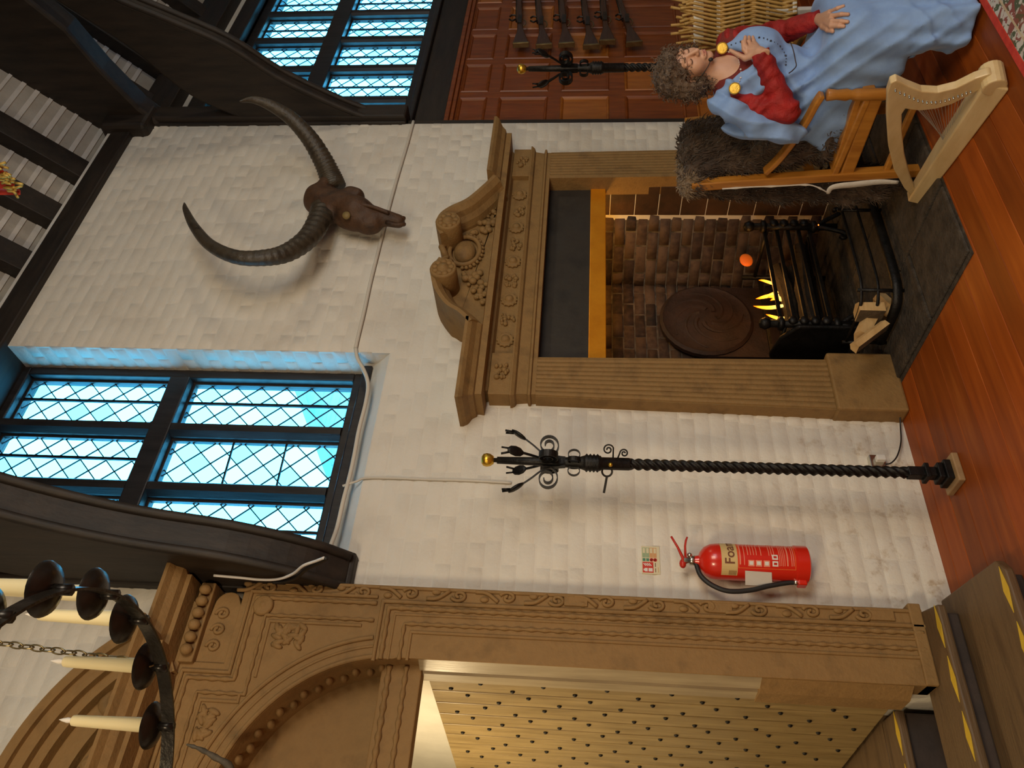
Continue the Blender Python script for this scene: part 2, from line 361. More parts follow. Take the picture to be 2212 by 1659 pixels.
# ------------------------------------------------------------------ panelled wall behind the chimney breast
PYW = .15
mb = MB(); cells(mb, WX1, 10.0, -.3, 5.3, [(5.02, 8.2, 2.95, 4.6)], PYW+.03, .32)
mb.box((WX1-.0, .30, -.3), (WX1+.15, .34, 5.3))
pw = struct('wall_panelled', mb, 'white')
XS = [4.98, 5.45, 5.92, 6.38, 6.84, 7.3, 7.76, 8.2]
ZS = [(2.59, 2.37), (2.28, 1.90), (1.80, 1.43), (1.31, .86), (.78, .30)]
mb = MB(); mb.box((WX1, PYW+.012, 0), (9.9, PYW+.03, 2.66)); mb.build('panel_backing', 'panelwood', pw)
def molded_panel(x0, x1, z0, z1, m):
    mb = MB(); y = PYW
    rings = [(0, y-.001), (.008, y-.009), (.018, y-.002), (.024, y+.008)]
    for d, yy in rings: mb.v += [(x0+d, yy, z0+d), (x1-d, yy, z0+d), (x1-d, yy, z1-d), (x0+d, yy, z1-d)]
    n = len(rings)
    for r in range(n-1): mb.f += [(4*r+i, 4*r+(i+1) % 4, 4*r+4+(i+1) % 4, 4*r+4+i) for i in range(4)]
    mb.f.append(tuple(4*(n-1)+i for i in range(4))); mb.mi = [0]*len(mb.f)
    mb.build('panel', m, pw, recalc=False)
for i, (a, b) in enumerate(zip(XS, XS[1:])):
    for j, (zt, zb) in enumerate(ZS):
        molded_panel(a+.038, b-.038, zb, zt, 'panelwood2' if (i == 0 and j == 2) or (i+j) % 5 == 4 else 'panelwood')
for a in XS:
    mb = MB(); mb.box((a-.038, PYW, .1), (a+.038, PYW+.02, 2.66)); mb.build('stile', 'panelwood', pw, bev=.002)
rz = [2.66]+[q for zt, zb in ZS for q in (zt, zb)]+[.1]
for k in range(0, len(rz), 2):
    for a, b in zip(XS, XS[1:]):
        mb = MB(); mb.box((a+.038, PYW, rz[k+1]), (b-.038, PYW+.02, rz[k])); mb.build('rail', 'panelwood', pw, bev=.002)
mb = MB(); mb.box((WX1, PYW-.05, 2.63), (10, PYW+.03, 2.665)); mb.box((WX1, PYW-.03, 2.60), (10, PYW+.03, 2.63)); mb.build('panel_cornice', 'panelwood', pw, bev=.006)
mb = MB(); mb.box((WX1, PYW-.02, 2.665), (10, PYW+.2, 2.90)); struct('trim_1', mb, 'beamx', bev=.01)
mb = MB(); mb.box((WX1, PYW-.06, 2.90), (10, PYW+.25, 2.945)); struct('trim_2', mb, 'winframe', bev=.012)
mb = MB(); mb.box((WX1+.004, .02, 0), (WX1+.075, PYW+.02, 2.9)); struct('trim_3', mb, 'beam', bev=.008)
mb = MB(); mb.box((WX1, PYW-.04, 4.60), (10, PYW+.3, 4.74)); struct('trim_4', mb, 'beamx', bev=.01)
mb = MB(); mb.box((WX1, PYW-.08, 4.84), (10, PYW+.3, 5.10)); struct('trim_5', mb, 'beamx', bev=.01)
# ------------------------------------------------------------------ leaded windows
def clip(poly, x0, x1, z0, z1):
    for ax, lim, sg in ((0, x0, 1), (0, x1, -1), (1, z0, 1), (1, z1, -1)):
        out = []
        for i in range(len(poly)):
            a, b = poly[i-1], poly[i]; da, db = sg*(a[ax]-lim), sg*(b[ax]-lim)
            if (da >= 0) != (db >= 0):
                t = da/(da-db); out.append((a[0]+(b[0]-a[0])*t, a[1]+(b[1]-a[1])*t))
            if db >= 0: out.append(b)
        poly = out
        if len(poly) < 3: return []
    return poly
def leaded_light(root, x0, x1, z0, z1, yg, dw, dh, bar, panes, cross=False):
    fr = MB(); w = .014
    fr.box((x0-.005, yg-.02, z0-.005), (x0+w, yg+.012, z1+.005)); fr.box((x1-w, yg-.02, z0-.005), (x1+.005, yg+.012, z1+.005))
    fr.box((x0+w, yg-.02, z0-.005), (x1-w, yg+.012, z0+w)); fr.box((x0+w, yg-.02, z1-w), (x1-w, yg+.012, z1+.005))
    light = fr.build('casement', 'winframe', root, bev=.003)
    x0 += w; x1 -= w; z0 += w; z1 -= w; cx, cz = (x0+x1)/2, (z0+z1)/2
    nx, nz = int((x1-x0)/dw)+3, int((z1-z0)/dh)+3; pieces = []
    for i in range(-nx, nx+1):
        for j in range(-nz, nz+1):
            if (i+j) % 2: continue
            px, pz = cx+i*dw/2, cz+j*dh/2
            q = clip([(px-dw/2, pz), (px, pz-dh/2), (px+dw/2, pz), (px, pz+dh/2)], x0, x1, z0, z1)
            if len(q) >= 3:
                ar = abs(sum(q[k-1][0]*q[k][1]-q[k][0]*q[k-1][1] for k in range(len(q))))/2
                if ar > 4e-5: panes.append((light, q, yg))
    cm = MB(); k = dh/dw
    def seg(a, b): cm.bar((a[0], yg, a[1]), (b[0], yg, b[1]), .006, .006, up=(0, 1, 0))
    m = int(((x1-x0)/dw+(z1-z0)/dh))+3
    for s in (1, -1):
        for i in range(-m, m+1):
            # z-cz = s*k*(x-cx) + (i+.5)*dh
            c0 = (i+.5)*dh; pts = []
            for x in (x0, x1):
                zz = cz+s*k*(x-cx)+c0
                if z0 <= zz <= z1: pts.append((x, zz))
            for zz in (z0, z1):
                x = cx+(zz-cz-c0)/(s*k)
                if x0 < x < x1: pts.append((x, zz))
            if len(pts) >= 2 and (Vector(pts[0])-Vector(pts[-1])).length > .01: seg(pts[0], pts[-1])
    cm.build('lead_came', 'lead', light)
    ib = MB()
    if bar: ib.bar((cx, yg-.02, z0), (cx, yg-.02, z1), .016, .012, up=(0, 1, 0))
    if cross:
        for t in (.30, .62): ib.bar((x0, yg-.015, z0+(z1-z0)*t), (x1, yg-.015, z0+(z1-z0)*t+.01), .009, .009, up=(0, 1, 0))
    ib.build('iron_bar', 'iron', light)
def build_panes(panes):
    def key(p): c = Vector((sum(q[0] for q in p[1])/len(p[1]), p[2], sum(q[1] for q in p[1])/len(p[1]))); return (not inframe(c), (c-CAM).length)
    panes.sort(key=key)
    def add(mb, q, y):
        n = len(q); tx, tz = rnd.uniform(-.02, .02), rnd.uniform(-.02, .02); cx, cz = q[0]
        f = lambda p, d: (p[0], y+d+tx*(p[0]-cx)+tz*(p[1]-cz), p[1])
        mb.add([f(p, -.0012) for p in q]+[f(p, .0012) for p in q], [tuple(range(n)), tuple(range(2*n-1, n-1, -1))]+[((i+1) % n, i, n+i, n+(i+1) % n) for i in range(n)])
    for light, q, y in panes[:300]:
        mb = MB(); add(mb, q, y); mb.build('pane', 'glass', light, recalc=False)
    rest = {}
    for light, q, y in panes[300:]: add(rest.setdefault(light.name, (light, MB()))[1], q, y)
    for light, mb in rest.values():
        o = mb.build('panes', 'glass', light, recalc=False); o['kind'] = 'stuff'
# left window, in its reveal
w1 = MB(); YF = .19
w1.box((1.42, YF, 2.80), (2.71, .31, 2.90)); w1.box((1.42, YF, 4.88), (2.71, .31, 4.94)); w1.box((2.655, YF, 2.90), (2.71, .31, 4.88)); w1.box((1.42, YF, 2.90), (1.55, .31, 4.88))
w1.box((1.55, YF-.012, 3.87), (2.655, .31, 3.99))
win1 = struct('window_1', w1, 'winframe', bev=.008)
for xm in (2.305, 1.928):
    for za, zb in ((2.90, 3.87), (3.99, 4.88)):
        mb = MB(); mb.prism([(xm-.045, .285), (xm-.045, YF+.03), (xm-.022, YF-.008), (xm+.022, YF-.008), (xm+.045, YF+.03), (xm+.045, .285)], 'z', za, zb); mb.build('mullion', 'winframe', win1)
mb = MB(); mb.box((1.45, .10, 2.775), (2.70, .26, 2.83)); mb.build('window_sill', 'winframe', win1, bev=.01)
pn = []
for k, (a, b) in enumerate(((2.35, 2.655), (1.973, 2.26), (1.55, 1.883))):
    leaded_light(win1, a, b, 2.90, 3.87, .26, .138, .150, k != 1, pn, cross=(k == 1)); leaded_light(win1, a, b, 3.99, 4.88, .26, .138, .150, True, pn)
build_panes(pn)
# right window, above the panelling
w2 = MB(); w2.box((5.02, .20, 2.945), (8.2, .29, 3.03)); w2.box((5.02, .20, 4.52), (8.2, .29, 4.60)); w2.box((5.02, .20, 3.03), (5.12, .29, 4.52)); w2.box((8.1, .2, 3.03), (8.2, .29, 4.52)); w2.box((5.12, .19, 3.75), (8.1, .29, 3.90))
win2 = struct('window_2', w2, 'winframe', bev=.008)
xm = [5.05+.459*k for k in range(8)]
for x in xm[1:7]:
    for za, zb in ((3.03, 3.75), (3.90, 4.52)):
        mb = MB(); mb.prism([(x-.042, .285), (x-.042, .22), (x-.025, .20), (x+.025, .20), (x+.042, .22), (x+.042, .285)], 'z', za, zb); mb.build('mullion', 'winframe', win2)
pn = []
for a, b in zip(xm[:6], xm[1:6]):
    leaded_light(win2, a+.042, b-.042, 3.03, 3.75, .272, .145, .125, True, pn); leaded_light(win2, a+.042, b-.042, 3.90, 4.52, .272, .145, .125, True, pn)
build_panes(pn)
for a, b in zip(xm[5:], xm[6:]):
    for za, zb in ((3.03, 3.75), (3.90, 4.52)):
        mb = MB(); mb.box((a+.05, .279, za), (b-.05, .282, zb)); mb.build('pane', 'glass', win2)
# ------------------------------------------------------------------ roof trusses: curved braces and principals
def truss(name, label, x0, x1, brace_f, brace_b, prin, post, chamfer=.0):
    t = thing(name, label, 'roof truss', ((x0+x1)/2, 0, post[0]))
    f = bez([(0, *p) for p in brace_f], 30); b = bez([(0, *p) for p in brace_b], 30)
    mb = MB(); mb.prism([(p.y, p.z) for p in f]+[(p.y, p.z) for p in reversed(b)], 'x', x0, x1); o = mb.build('curved_brace', 'beam', t, bev=.02)
    mb = MB()      # moulded edge along the soffit of the brace
    for sx in (x0+.012, x1-.012): mb.tube([(sx, p.y-.004, p.z) for p in f], .022, 8)
    mb.build('brace_moulding', 'beam', t, smooth=True)
    mb = MB(); mb.prism(prin, 'x', x0-.03, x1+.03); mb.build('principal_rafter', 'beam', t, bev=.025)
    mb = MB(); mb.box((x0-.01, -.06, post[0]), (x1+.02, .10, post[1])); mb.build('wall_post', 'beam', t, bev=.015)
    return t
T1 = truss('roof_truss', 'dark oak curved brace rising over the left of the tall left window', 1.30, 1.47,
    [(-.07, 2.62), (-.20, 2.78), (-.34, 3.08), (-.44, 3.44), (-.58, 3.75), (-.78, 4.05), (-1.10, 4.45), (-1.6, 4.9)],
    [(.10, 2.60), (.10, 2.9), (.10, 3.4), (.05, 3.8), (-.05, 4.15), (-.25, 4.5), (-.60, 4.9), (-1.1, 5.3)],
    [(.10, 4.75), (-1.3, 5.6), (-3.5, 7.9), (-3.5, 8.5), (-.0, 5.12)], (2.60, 5.0))
T2 = truss('roof_truss', 'dark oak curved brace and principal beside the right-hand leaded window', 4.88, 5.00,
    [(.02, 3.02), (-.05, 3.24), (-.20, 3.52), (-.36, 3.77), (-.60, 4.05), (-.79, 4.40), (-.98, 4.75), (-1.35, 5.2)],
    [(.12, 3.2), (.10, 3.6), (.04, 3.98), (-.09, 4.24), (-.22, 4.44), (-.38, 4.58), (-.62, 4.76), (-1.05, 5.22)],
    [(.12, 4.66), (-.15, 4.86), (-.45, 5.00), (-.75, 5.10), (-1.3, 5.5), (-3.5, 7.7), (-3.5, 8.6), (-.42, 5.86), (-.31, 5.63), (-.08, 5.44), (.12, 5.36)], (2.9, 5.1))
mb = MB(); mb.box((4.72, -.10, 4.80), (5.0, .05, 5.15)); mb.build('corbel', 'beam', T2, bev=.03)
# dark tie rail on top of the chimney breast, ragged plaster edge
mb = MB(); mb.box((WX1-.012, -.02, 2.9), (WX1+.06, .1, 4.95)); struct('trim_6', mb, 'beam', bev=.01)
# ------------------------------------------------------------------ neighbour seen dimly through the left window
MT['tiles'] = noisy('neighbour_brick', (.62, .62, .62), (.82, .82, .82), 3, .9, .3, 20, stretch=(1, 1, 4))
nb = thing('neighbouring_house', 'pale brick house end seen dimly through the left leaded window', 'building', (7.0, 6.0, 0))
mb = MB(); mb.prism([(5.3, 0), (9.0, 0), (9.0, 7.0), (5.3, 5.0)], 'y', 5.6, 9); mb.build('wall', 'tiles', nb)
z = 4.0
while z < 6.9:
    mb = MB(); mb.box((5.32 if z < 5 else 5.3+(z-5)*1.85+.05, 5.575, z), (8.98, 5.6, z+.05)); mb.build('brick_course', 'lath', nb); z += .13
mb = MB(); mb.add([(5.0, 5.4, 4.75), (9.0, 5.4, 6.95), (9.0, 9, 6.95), (5.0, 9, 4.75), (5.0, 5.4, 4.87), (9.0, 5.4, 7.08), (9.0, 9, 7.08), (5.0, 9, 4.87)], [(0, 3, 2, 1), (4, 5, 6, 7), (0, 1, 5, 4), (1, 2, 6, 5), (2, 3, 7, 6), (3, 0, 4, 7)]); mb.build('roof', 'plaster', nb)
# ------------------------------------------------------------------ fireplace
FX = 3.39
fp = thing('fireplace_surround', 'brown stone fireplace surround with scrolled broken pediment and carved frieze', 'fireplace', (FX, 0, 0))
def reeded(xi_t, xo_t, xi_b, xo_b, zb, zt, name):
    # a tapering jamb with reeded face; xi inner edge, xo outer edge
    n = 9; sec = []
    for k in range(n):
        for f, d in ((.06, 0), (.5, .0035), (.94, 0)): sec.append(((k+f)/n, -.082-d))
        sec.append(((k+1.0)/n, -.0775))
    mb = MB(); vs = []
    for xi, xo, z in ((xi_b, xo_b, zb), (xi_t, xo_t, zt)):
        vs += [(xi, .06, z), (xi, -.08, z)]+[(xi+(xo-xi)*(.03+.94*t), y, z) for t, y in sec]+[(xo, -.08, z), (xo, .06, z)]
    m = len(vs)//2; mb.add(vs, [tuple(range(m)), tuple(range(2*m-1, m-1, -1))]+[(i, (i+1) % m, m+(i+1) % m, m+i) for i in range(m)])
    return mb.build(name, 'stone_fp', fp)
reeded(2.635, 2.375, 2.655, 2.335, .34, 1.83, 'jamb'); reeded(4.135, 4.405, 4.165, 4.445, .34, 1.83, 'jamb')
def rough_block(lo, hi, name, m, parent, bev=.012):
    mb = MB(); mb.box(lo, hi); return mb.build(name, m, parent, bev=bev)
rough_block((2.325, -.105, .0), (2.685, .06, .34), 'plinth', 'stone_fp', fp); rough_block((4.13, -.105, 0), (4.46, .06, .34), 'plinth', 'stone_fp', fp)
def hband(x0, x1, prof, name, m='stone_fp', ret=True, parent=fp, back=.04):
    # horizontal moulding with returns at both ends; prof: list of (y, z), front profile bottom to top
    mb = MB(); pr = prof
    def ring(x, s): return [(x - s*(-p[0]), p[0], p[1]) if False else (x, p[0], p[1]) for p in pr]
    path = [(x0, back), (x0, 0), (x1, 0), (x1, back)]
    n = len(pr); vs = []
    for y, z in pr: vs += [(x0+y*1.0, back, z), (x0+y*1.0, y, z), (x1-y*1.0, y, z), (x1-y*1.0, back, z)]
    fs = []
    for i in range(n-1):
        for k in range(3): fs.append((4*i+k, 4*i+k+1, 4*i+4+k+1, 4*i+4+k))
    fs += [(0, 1, 2, 3), tuple(4*(n-1)+k for k in (3, 2, 1, 0))]
    fs += [tuple([4*i for i in range(n)]+[4*i+3 for i in range(n-1, -1, -1)])]
    mb.add(vs, fs); return mb.build(name, m, parent)
# y offsets also push the returns outwards, so x0/x1 are the wall-line ends
hband(2.47, 4.31, [(-.085, 1.83), (-.085, 1.852), (-.10, 1.857), (-.10, 1.868), (-.082, 1.875), (-.088, 1.93), (-.105, 1.938), (-.115, 1.955), (-.115, 1.962)], 'architrave')
mb = MB(); mb.box((2.645, -.062, 1.962), (4.135, .04, 2.075)); mb.build('frieze', 'stone_fp', fp)
for a, b in ((2.37, 2.645), (4.135, 4.415)):
    mb = MB(); mb.box((a, -.10, 1.962), (b, .04, 2.075)); mb.build('frieze_block', 'stone_fp', fp, bev=.004)
def blob_cluster(mb, cx, cz, y, w, h, n, seed, r0=.010, r1=.02):
    r = random.Random(seed)
    for _ in range(n):
        rr = r.uniform(r0, r1); mb.ball((cx+r.uniform(-w, w), y-r.uniform(0, .008), cz+r.uniform(-h, h)), (rr, rr*.9, rr*r.uniform(.6, 1)), 7, 5)
def ring_boss(mb, cx, cz, y, R):
    mb.lathe([(R, 0), (R, .010), (R*.88, .02), (R*.74, .010), (R*.55, .012), (R*.50, .026), (R*.25, .032), (.001, .034)], (cx, y, cz), (0, -1, 0), 18)
    for k in range(12):
        a = 2*pi*k/12; mb.ball((cx+R*.96*cos(a), y-.008, cz+R*.96*sin(a)), R*.17, 6, 4)
for i, x in enumerate((2.76, 3.06, 3.37, 3.67, 3.98)):
    mb = MB(); ring_boss(mb, x, 2.015, -.062, .045); mb.build('frieze_roundel', 'stone_fp', fp, smooth=True)
for i, x in enumerate((2.51, 2.91, 3.215, 3.52, 3.83, 4.27)):
    mb = MB(); blob_cluster(mb, x, 2.012, -.102 if i in (0, 5) else -.064, .045, .036, 16, 40+i, .009, .017); mb.build('frieze_cluster', 'stone_fp', fp, smooth=True)
CPROF = [(-.06, 2.066), (-.095, 2.078), (-.10, 2.09), (-.185, 2.094), (-.185, 2.128), (-.20, 2.134), (-.215, 2.155), (-.25, 2.178), (-.262, 2.196), (-.262, 2.212)]
CLOW = [(-.06, 2.066), (-.095, 2.078), (-.10, 2.09), (-.185, 2.094), (-.185, 2.128), (-.19, 2.130)]
def cornice_piece(x0, x1, e0, e1, prof, name):
    vs = []; n = len(prof)
    for y, z in prof: vs += [(x0+(y if e0 else 0), .03, z), (x0+(y if e0 else 0), y, z), (x1-(y if e1 else 0), y, z), (x1-(y if e1 else 0), .03, z)]
    fs = [(4*i+k, 4*i+k+1, 4*i+4+k+1, 4*i+4+k) for i in range(n-1) for k in range(3)]+[(0, 1, 2, 3), tuple(4*(n-1)+k for k in (3, 2, 1, 0))]
    fs += [tuple([4*i for i in range(n)]+[4*i+3 for i in range(n-1, -1, -1)])]
    mb = MB(); mb.add(vs, fs); return mb.build(name, 'stone_fp', fp)
cornice_piece(2.49, 2.76, True, False, CPROF, 'cornice_end'); cornice_piece(3.985, 4.29, False, True, CPROF, 'cornice_end'); cornice_piece(2.76, 3.985, False, False, CLOW, 'cornice_rail')
# tympanum of the pediment and the two swan-neck scrolls
def scroll(pts, name):
    path = bez([(p.x, 0, p.z) for p in pts], 36)
    pr = [(0, -.262), (0, .03), (-.095, .03), (-.095, -.13), (-.085, -.17), (-.062, -.20), (-.05, -.235), (-.022, -.262)]
    if name[1] < 0: pr = [(-a, b) for a, b in pr]
    mb = MB(); mb.sweep(path, pr, (0, 1, 0)); return mb.build(name[0], 'stone_fp', fp)
sl = [PY(x, y, -.262) for x, y in ((1012, 694), (988, 672), (962, 656), (941, 628), (931, 600), (934, 575), (948, 555))]
sr = [PY(x, y, -.262) for x, y in ((1066, 377), (1042, 400), (1008, 428), (972, 445), (949, 462), (941, 485), (950, 505))]
scroll(sl, ('swan_neck', 1)); scroll(sr, ('swan_neck', -1))
TY = -.12
tp = [(p.x, p.z-.05) for p in bez([(q.x, 0, q.z) for q in sl], 12)]+[(p.x, p.z-.05) for p in reversed(bez([(q.x, 0, q.z) for q in sr], 12))]
mb = MB(); mb.prism([(2.78, 2.12)]+tp+[(3.97, 2.12)], 'y', TY+.01, .03); mb.build('pediment_panel', 'stone_fp', fp)
for x, y in ((957, 580), (968, 478)):
    c = PY(x, y, -.275); mb = MB(); mb.lathe([(.075, -.24), (.075, 0), (.068, .012), (.055, .006), (.03, .008), (.026, .022), (.001, .026)], c, (0, -1, 0), 22)
    for k in range(9):
        a = 2*pi*k/9; mb.ball((c.x+.047*cos(a), c.y-.006, c.z+.047*sin(a)), (.018, .012, .018), 8, 5)
    mb.build('rosette', 'stone_fp', fp, smooth=True)
mb = MB(); c = Vector((3.395, TY, 2.30))
mb.ball(c, (.085, .05, .065), 20, 12); mb.tube([(c.x+.118*cos(a), c.y-.012, c.z+.09*sin(a)) for a in np.linspace(0, 2*pi, 33)], .014, 8)
for k in range(15):
    a = pi+pi*k/14; mb.ball((c.x+.14*cos(a), c.y-.006, c.z+.105*sin(a)), .012, 6, 5)
for s in (-1, 1): mb.tube(bez([(c.x+s*.06, TY-.02, c.z+.09), (c.x+s*.10, TY-.03, c.z+.12), (c.x+s*.13, TY-.03, c.z+.085), (c.x+s*.10, TY-.03, c.z+.065)], 12), .014, 7)
mb.tube([(c.x-.06, TY-.01, c.z+.10), (c.x, TY-.04, c.z+.135), (c.x+.06, TY-.01, c.z+.10)], .02, 8)
mb.build('cartouche', 'stone_fp', fp, smooth=True)
for s, sd in ((-1, 5), (1, 6)):
    mb = MB(); r = random.Random(sd)
    for _ in range(34):
        t = r.random(); x = FX+s*(.17+.24*t); h = .16*(1-t*.85); rr = r.uniform(.012, .026)*(1-.35*t)
        mb.ball((x, TY-r.uniform(0, .012), 2.145+r.random()*h), (rr, rr*.8, rr), 8, 6)
    mb.build('fruit_carving', 'stone_fp', fp, smooth=True)
# hood board, copper strip
MT['soot'] = noisy('sooted_board', (.010, .008, .006), (.030, .024, .017), 4, .55, .2, 20, c3=(.016, .012, .009))
MT['copper'] = noisy('copper_strip', (.80, .28, .010), (1.0, .40, .02), 5, .34, .1, 30, metal=.55)
mb = MB(); mb.box((2.60, .02, 1.56), (4.18, .06, 1.86)); mb.build('hood_board', 'soot', fp, bev=.003)
mb = MB(); mb.box((2.60, .012, 1.465), (4.18, .055, 1.562)); mb.build('copper_strip', 'copper', fp, bev=.004)
# chamber: reveal slabs, brick splay and back
def soot_brick():
    m, t, b = nt('sooty_brick'); oi = N(t, 'ShaderNodeObjectInfo'); v = coords(t, rnd_off=True)
    n = N(t, 'ShaderNodeTexNoise', Scale=22, Detail=6); t.links.new(v, n.inputs['Vector'])
    ad = N(t, 'ShaderNodeMath', operation='MULTIPLY_ADD'); t.links.new(oi.outputs['Random'], ad.inputs[0]); ad.inputs[1].default_value = .5; t.links.new(n.outputs[0], ad.inputs[2])
    t.links.new(ramp(t, ad.outputs[0], [(.35, (.010, .006, .004)), (.6, (.036, .018, .011)), (.95, (.085, .05, .03))]), b.inputs['Base Color']); b.inputs['Roughness'].default_value = .85
    bp = N(t, 'ShaderNodeBump', Strength=.5, Distance=.01); t.links.new(n.outputs[0], bp.inputs['Height']); t.links.new(bp.outputs[0], b.inputs['Normal']); return m
MT['sootbrick'] = soot_brick(); MT['mortar'] = noisy('sooty_mortar', (.02, .015, .011), (.16, .125, .09), 12, .9, .3, 40)
MT['dark'] = noisy('soot_black', (.006, .005, .004), (.02, .016, .012), 8, .9, .3, 30)
mb = MB()
A, B_, Cc, D_ = (4.165, .24), (3.98, .74), (2.78, .74), (2.62, .1)
for p, q in ((A, B_), (B_, Cc), (Cc, D_)):
    d = Vector((q[0]-p[0], q[1]-p[1])).normalized(); n2 = Vector((d.y, -d.x))*.06
    mb.prism([p, q, (q[0]+n2.x, q[1]+n2.y), (p[0]+n2.x, p[1]+n2.y)], 'z', -.02, 2.0)
mb.box((2.5, .02, 1.9), (4.4, .9, 2.0)); mb.box((4.16, .02, -.02), (4.3, .26, 1.9)); mb.box((2.45, .02, -.02), (2.625, .2, 1.9)); mb.box((2.5, .82, -.02), (4.4, .86, 2.0))
chim = mb.build('fire_chamber', 'mortar', fp)
MT['dstone'] = noisy('dark_reveal_stone', (.02, .011, .006), (.075, .032, .014), 6, .6, .3, 30)
zz = 0.02
while zz < 1.46:
    h = rnd.uniform(.13, .17); mb = MB(); mb.box((4.148, .0, zz+.003), (4.17, .238, min(zz+h, 1.47))); mb.build('reveal_slab', 'dstone', fp, bev=.004); zz += h
def wall_bricks(p, q, zb, zt, L, H, me_list, gap=.010):
    d = Vector((q[0]-p[0], q[1]-p[1])); Ln = d.length; d.normalize(); ang = atan2(d.y, d.x)
    z = zb; r = 0
    while z+H < zt:
        x = -(L/2 if r % 2 else 0)
        while x < Ln:
            a, b = max(x, 0), min(x+L-gap, Ln)
            if b-a > .03:
                o = bpy.data.objects.new('brick', me_list[rnd.randrange(len(me_list))]); C.objects.link(o); o.parent = fp
                m = (a+b)/2; o.location = Vector((p[0]+d.x*m, p[1]+d.y*m, z+H/2))-wl(fp); o.rotation_euler = (rnd.uniform(-.03, .03), rnd.uniform(-.02, .02), ang+rnd.uniform(-.02, .02)); o.scale = ((b-a)/.2, rnd.uniform(.6, 1.6), 1)
            x += L
        z += H+gap; r += 1
SB = [brick_mesh(.2, .07, 60+k, .012, 'sootbrick', 'fire_brick', .007, .003) for k in range(6)]
wall_bricks((B_[0], B_[1]-.004), (A[0], A[1]-.004), .03, 1.5, .21, .068, SB) if False else None
# order the end points so the brick faces look into the chamber
wall_bricks(Cc, B_, .03, 1.55, .205, .066, SB); wall_bricks(B_, A, .03, 1.55, .205, .066, SB)
# iron fireback with swirling relief
MT['fireback'] = noisy('rusty_fireback', (.014, .006, .0035), (.034, .014, .008), 10, .7, .5, 30)
mb = MB(); c = Vector((3.60, .70, .77))
mb.lathe([(.31, 0), (.31, .03), (.29, .045), (.27, .035), (.20, .05), (.001, .07)], c, (0, -1, 0), 28)
mb.box((3.29, .68, .03), (3.91, .74, .78))
for k in range(7):
    a0 = k*.9; mb.tube([(c.x+(.06+.19*t)*cos(a0+2.2*t), c.y-.055+.02*t, c.z+(.06+.19*t)*sin(a0+2.2*t)) for t in np.linspace(0, 1, 10)], [.022*(1-.6*t) for t in np.linspace(0, 1, 10)], 7)
fbk = mb.build('fireback', 'fireback', None, smooth=True); tag(fbk, 'round rusty iron fireback with swirling relief behind the fire', 'fireback')
autosmooth(fbk)
# hearth of rough dark flags
hx = [(2.52, 2.95), (2.95, 3.42), (3.42, 3.9), (3.9, 4.35)]
mb = MB(); mb.box((2.50, -.975, -.02), (4.36, .72, .004)); hearth = struct('floor_hearth', mb, 'hearth')
for i, (a, b) in enumerate(hx):
    for ya, yb in (((-.97, -.42), (-.42, .14), (.14, .70)) if i % 2 else ((-.97, -.55), (-.55, -.02), (-.02, .70))):
        mb = MB(); mb.box((a+.004, ya+.004, 0), (b-.004, yb-.004, .016+rnd.uniform(0, .004))); mb.build('flagstone', 'hearth', hearth, bev=.008)
HZ = .018
# ------------------------------------------------------------------ fire basket, fender, logs, flames
gr = thing('fire_grate', 'black iron fire basket with ball-topped standards in the fireplace', 'grate', (3.4, .2, HZ))
GX0, GX1, GY0, GY1 = 2.99, 3.79, .04, .46
for z in (.22, .285, .35, .415, .49):
    mb = MB(); mb.bar((GX0, GY0, z), (GX1, GY0, z), .016, .022); mb.build('front_bar', 'iron', gr, bev=.003)
for y in np.linspace(GY0+.06, GY1, 6):
    mb = MB(); mb.bar((GX0, y, .21), (GX1, y, .21), .018, .018); mb.build('floor_bar', 'iron', gr)
for x in (GX0, GX1):
    mb = MB()
    mb.tube([(x, GY0-.02, .06), (x, GY0-.02, .56)], .022, 10); mb.lathe([(.001, -.035), (.025, -.026), (.036, 0), (.025, .026), (.001, .035)], (x, GY0-.02, .585), seg=14)
    mb.lathe([(.022, -.02), (.04, -.01), (.04, .01), (.022, .02)], (x, GY0-.02, .50), seg=12); mb.lathe([(.022, -.02), (.038, -.01), (.038, .01), (.022, .02)], (x, GY0-.02, .20), seg=12)
    for s in (-1, 1):
        mb.tube(bez([(x, GY0-.02, .18), (x+s*.04, GY0-.04, .12), (x+s*.08, GY0-.05, .05), (x+s*.11, GY0-.05, .028), (x+s*.13, GY0-.05, .05), (x+s*.115, GY0-.05, .065)], 20), .014, 8)
    for k in range(4): mb.ball((x, GY0-.05, .26+.06*k), (.03, .02, .026), 8, 6)
    mb.tube([(x, GY0, .21), (x, GY1, .21)], .014, 8); mb.tube([(x, GY1, HZ), (x, GY1, .55)], .016, 8); mb.tube([(x, GY0, .47), (x, GY1, .47)], .012, 8)
    mb.build('standard', 'iron', gr, smooth=True)
mb = MB(); mb.prism([(-.02, .10), (-.02, .42), (.08, .50), (.22, .53), (.40, .48), (.40, .10)], 'x', 2.93, 2.955); mb.build('side_plate', 'iron', gr, bev=.01)
mb = MB()
for z in (.28, .36, .44): mb.bar((GX0, GY1, z), (GX1, GY1, z), .014, .02)
mb.build('back_bars', 'iron', gr)
MT['char'] = noisy('charred_log', (.008, .006, .005), (.03, .022, .017), 14, .9, .7, 40)
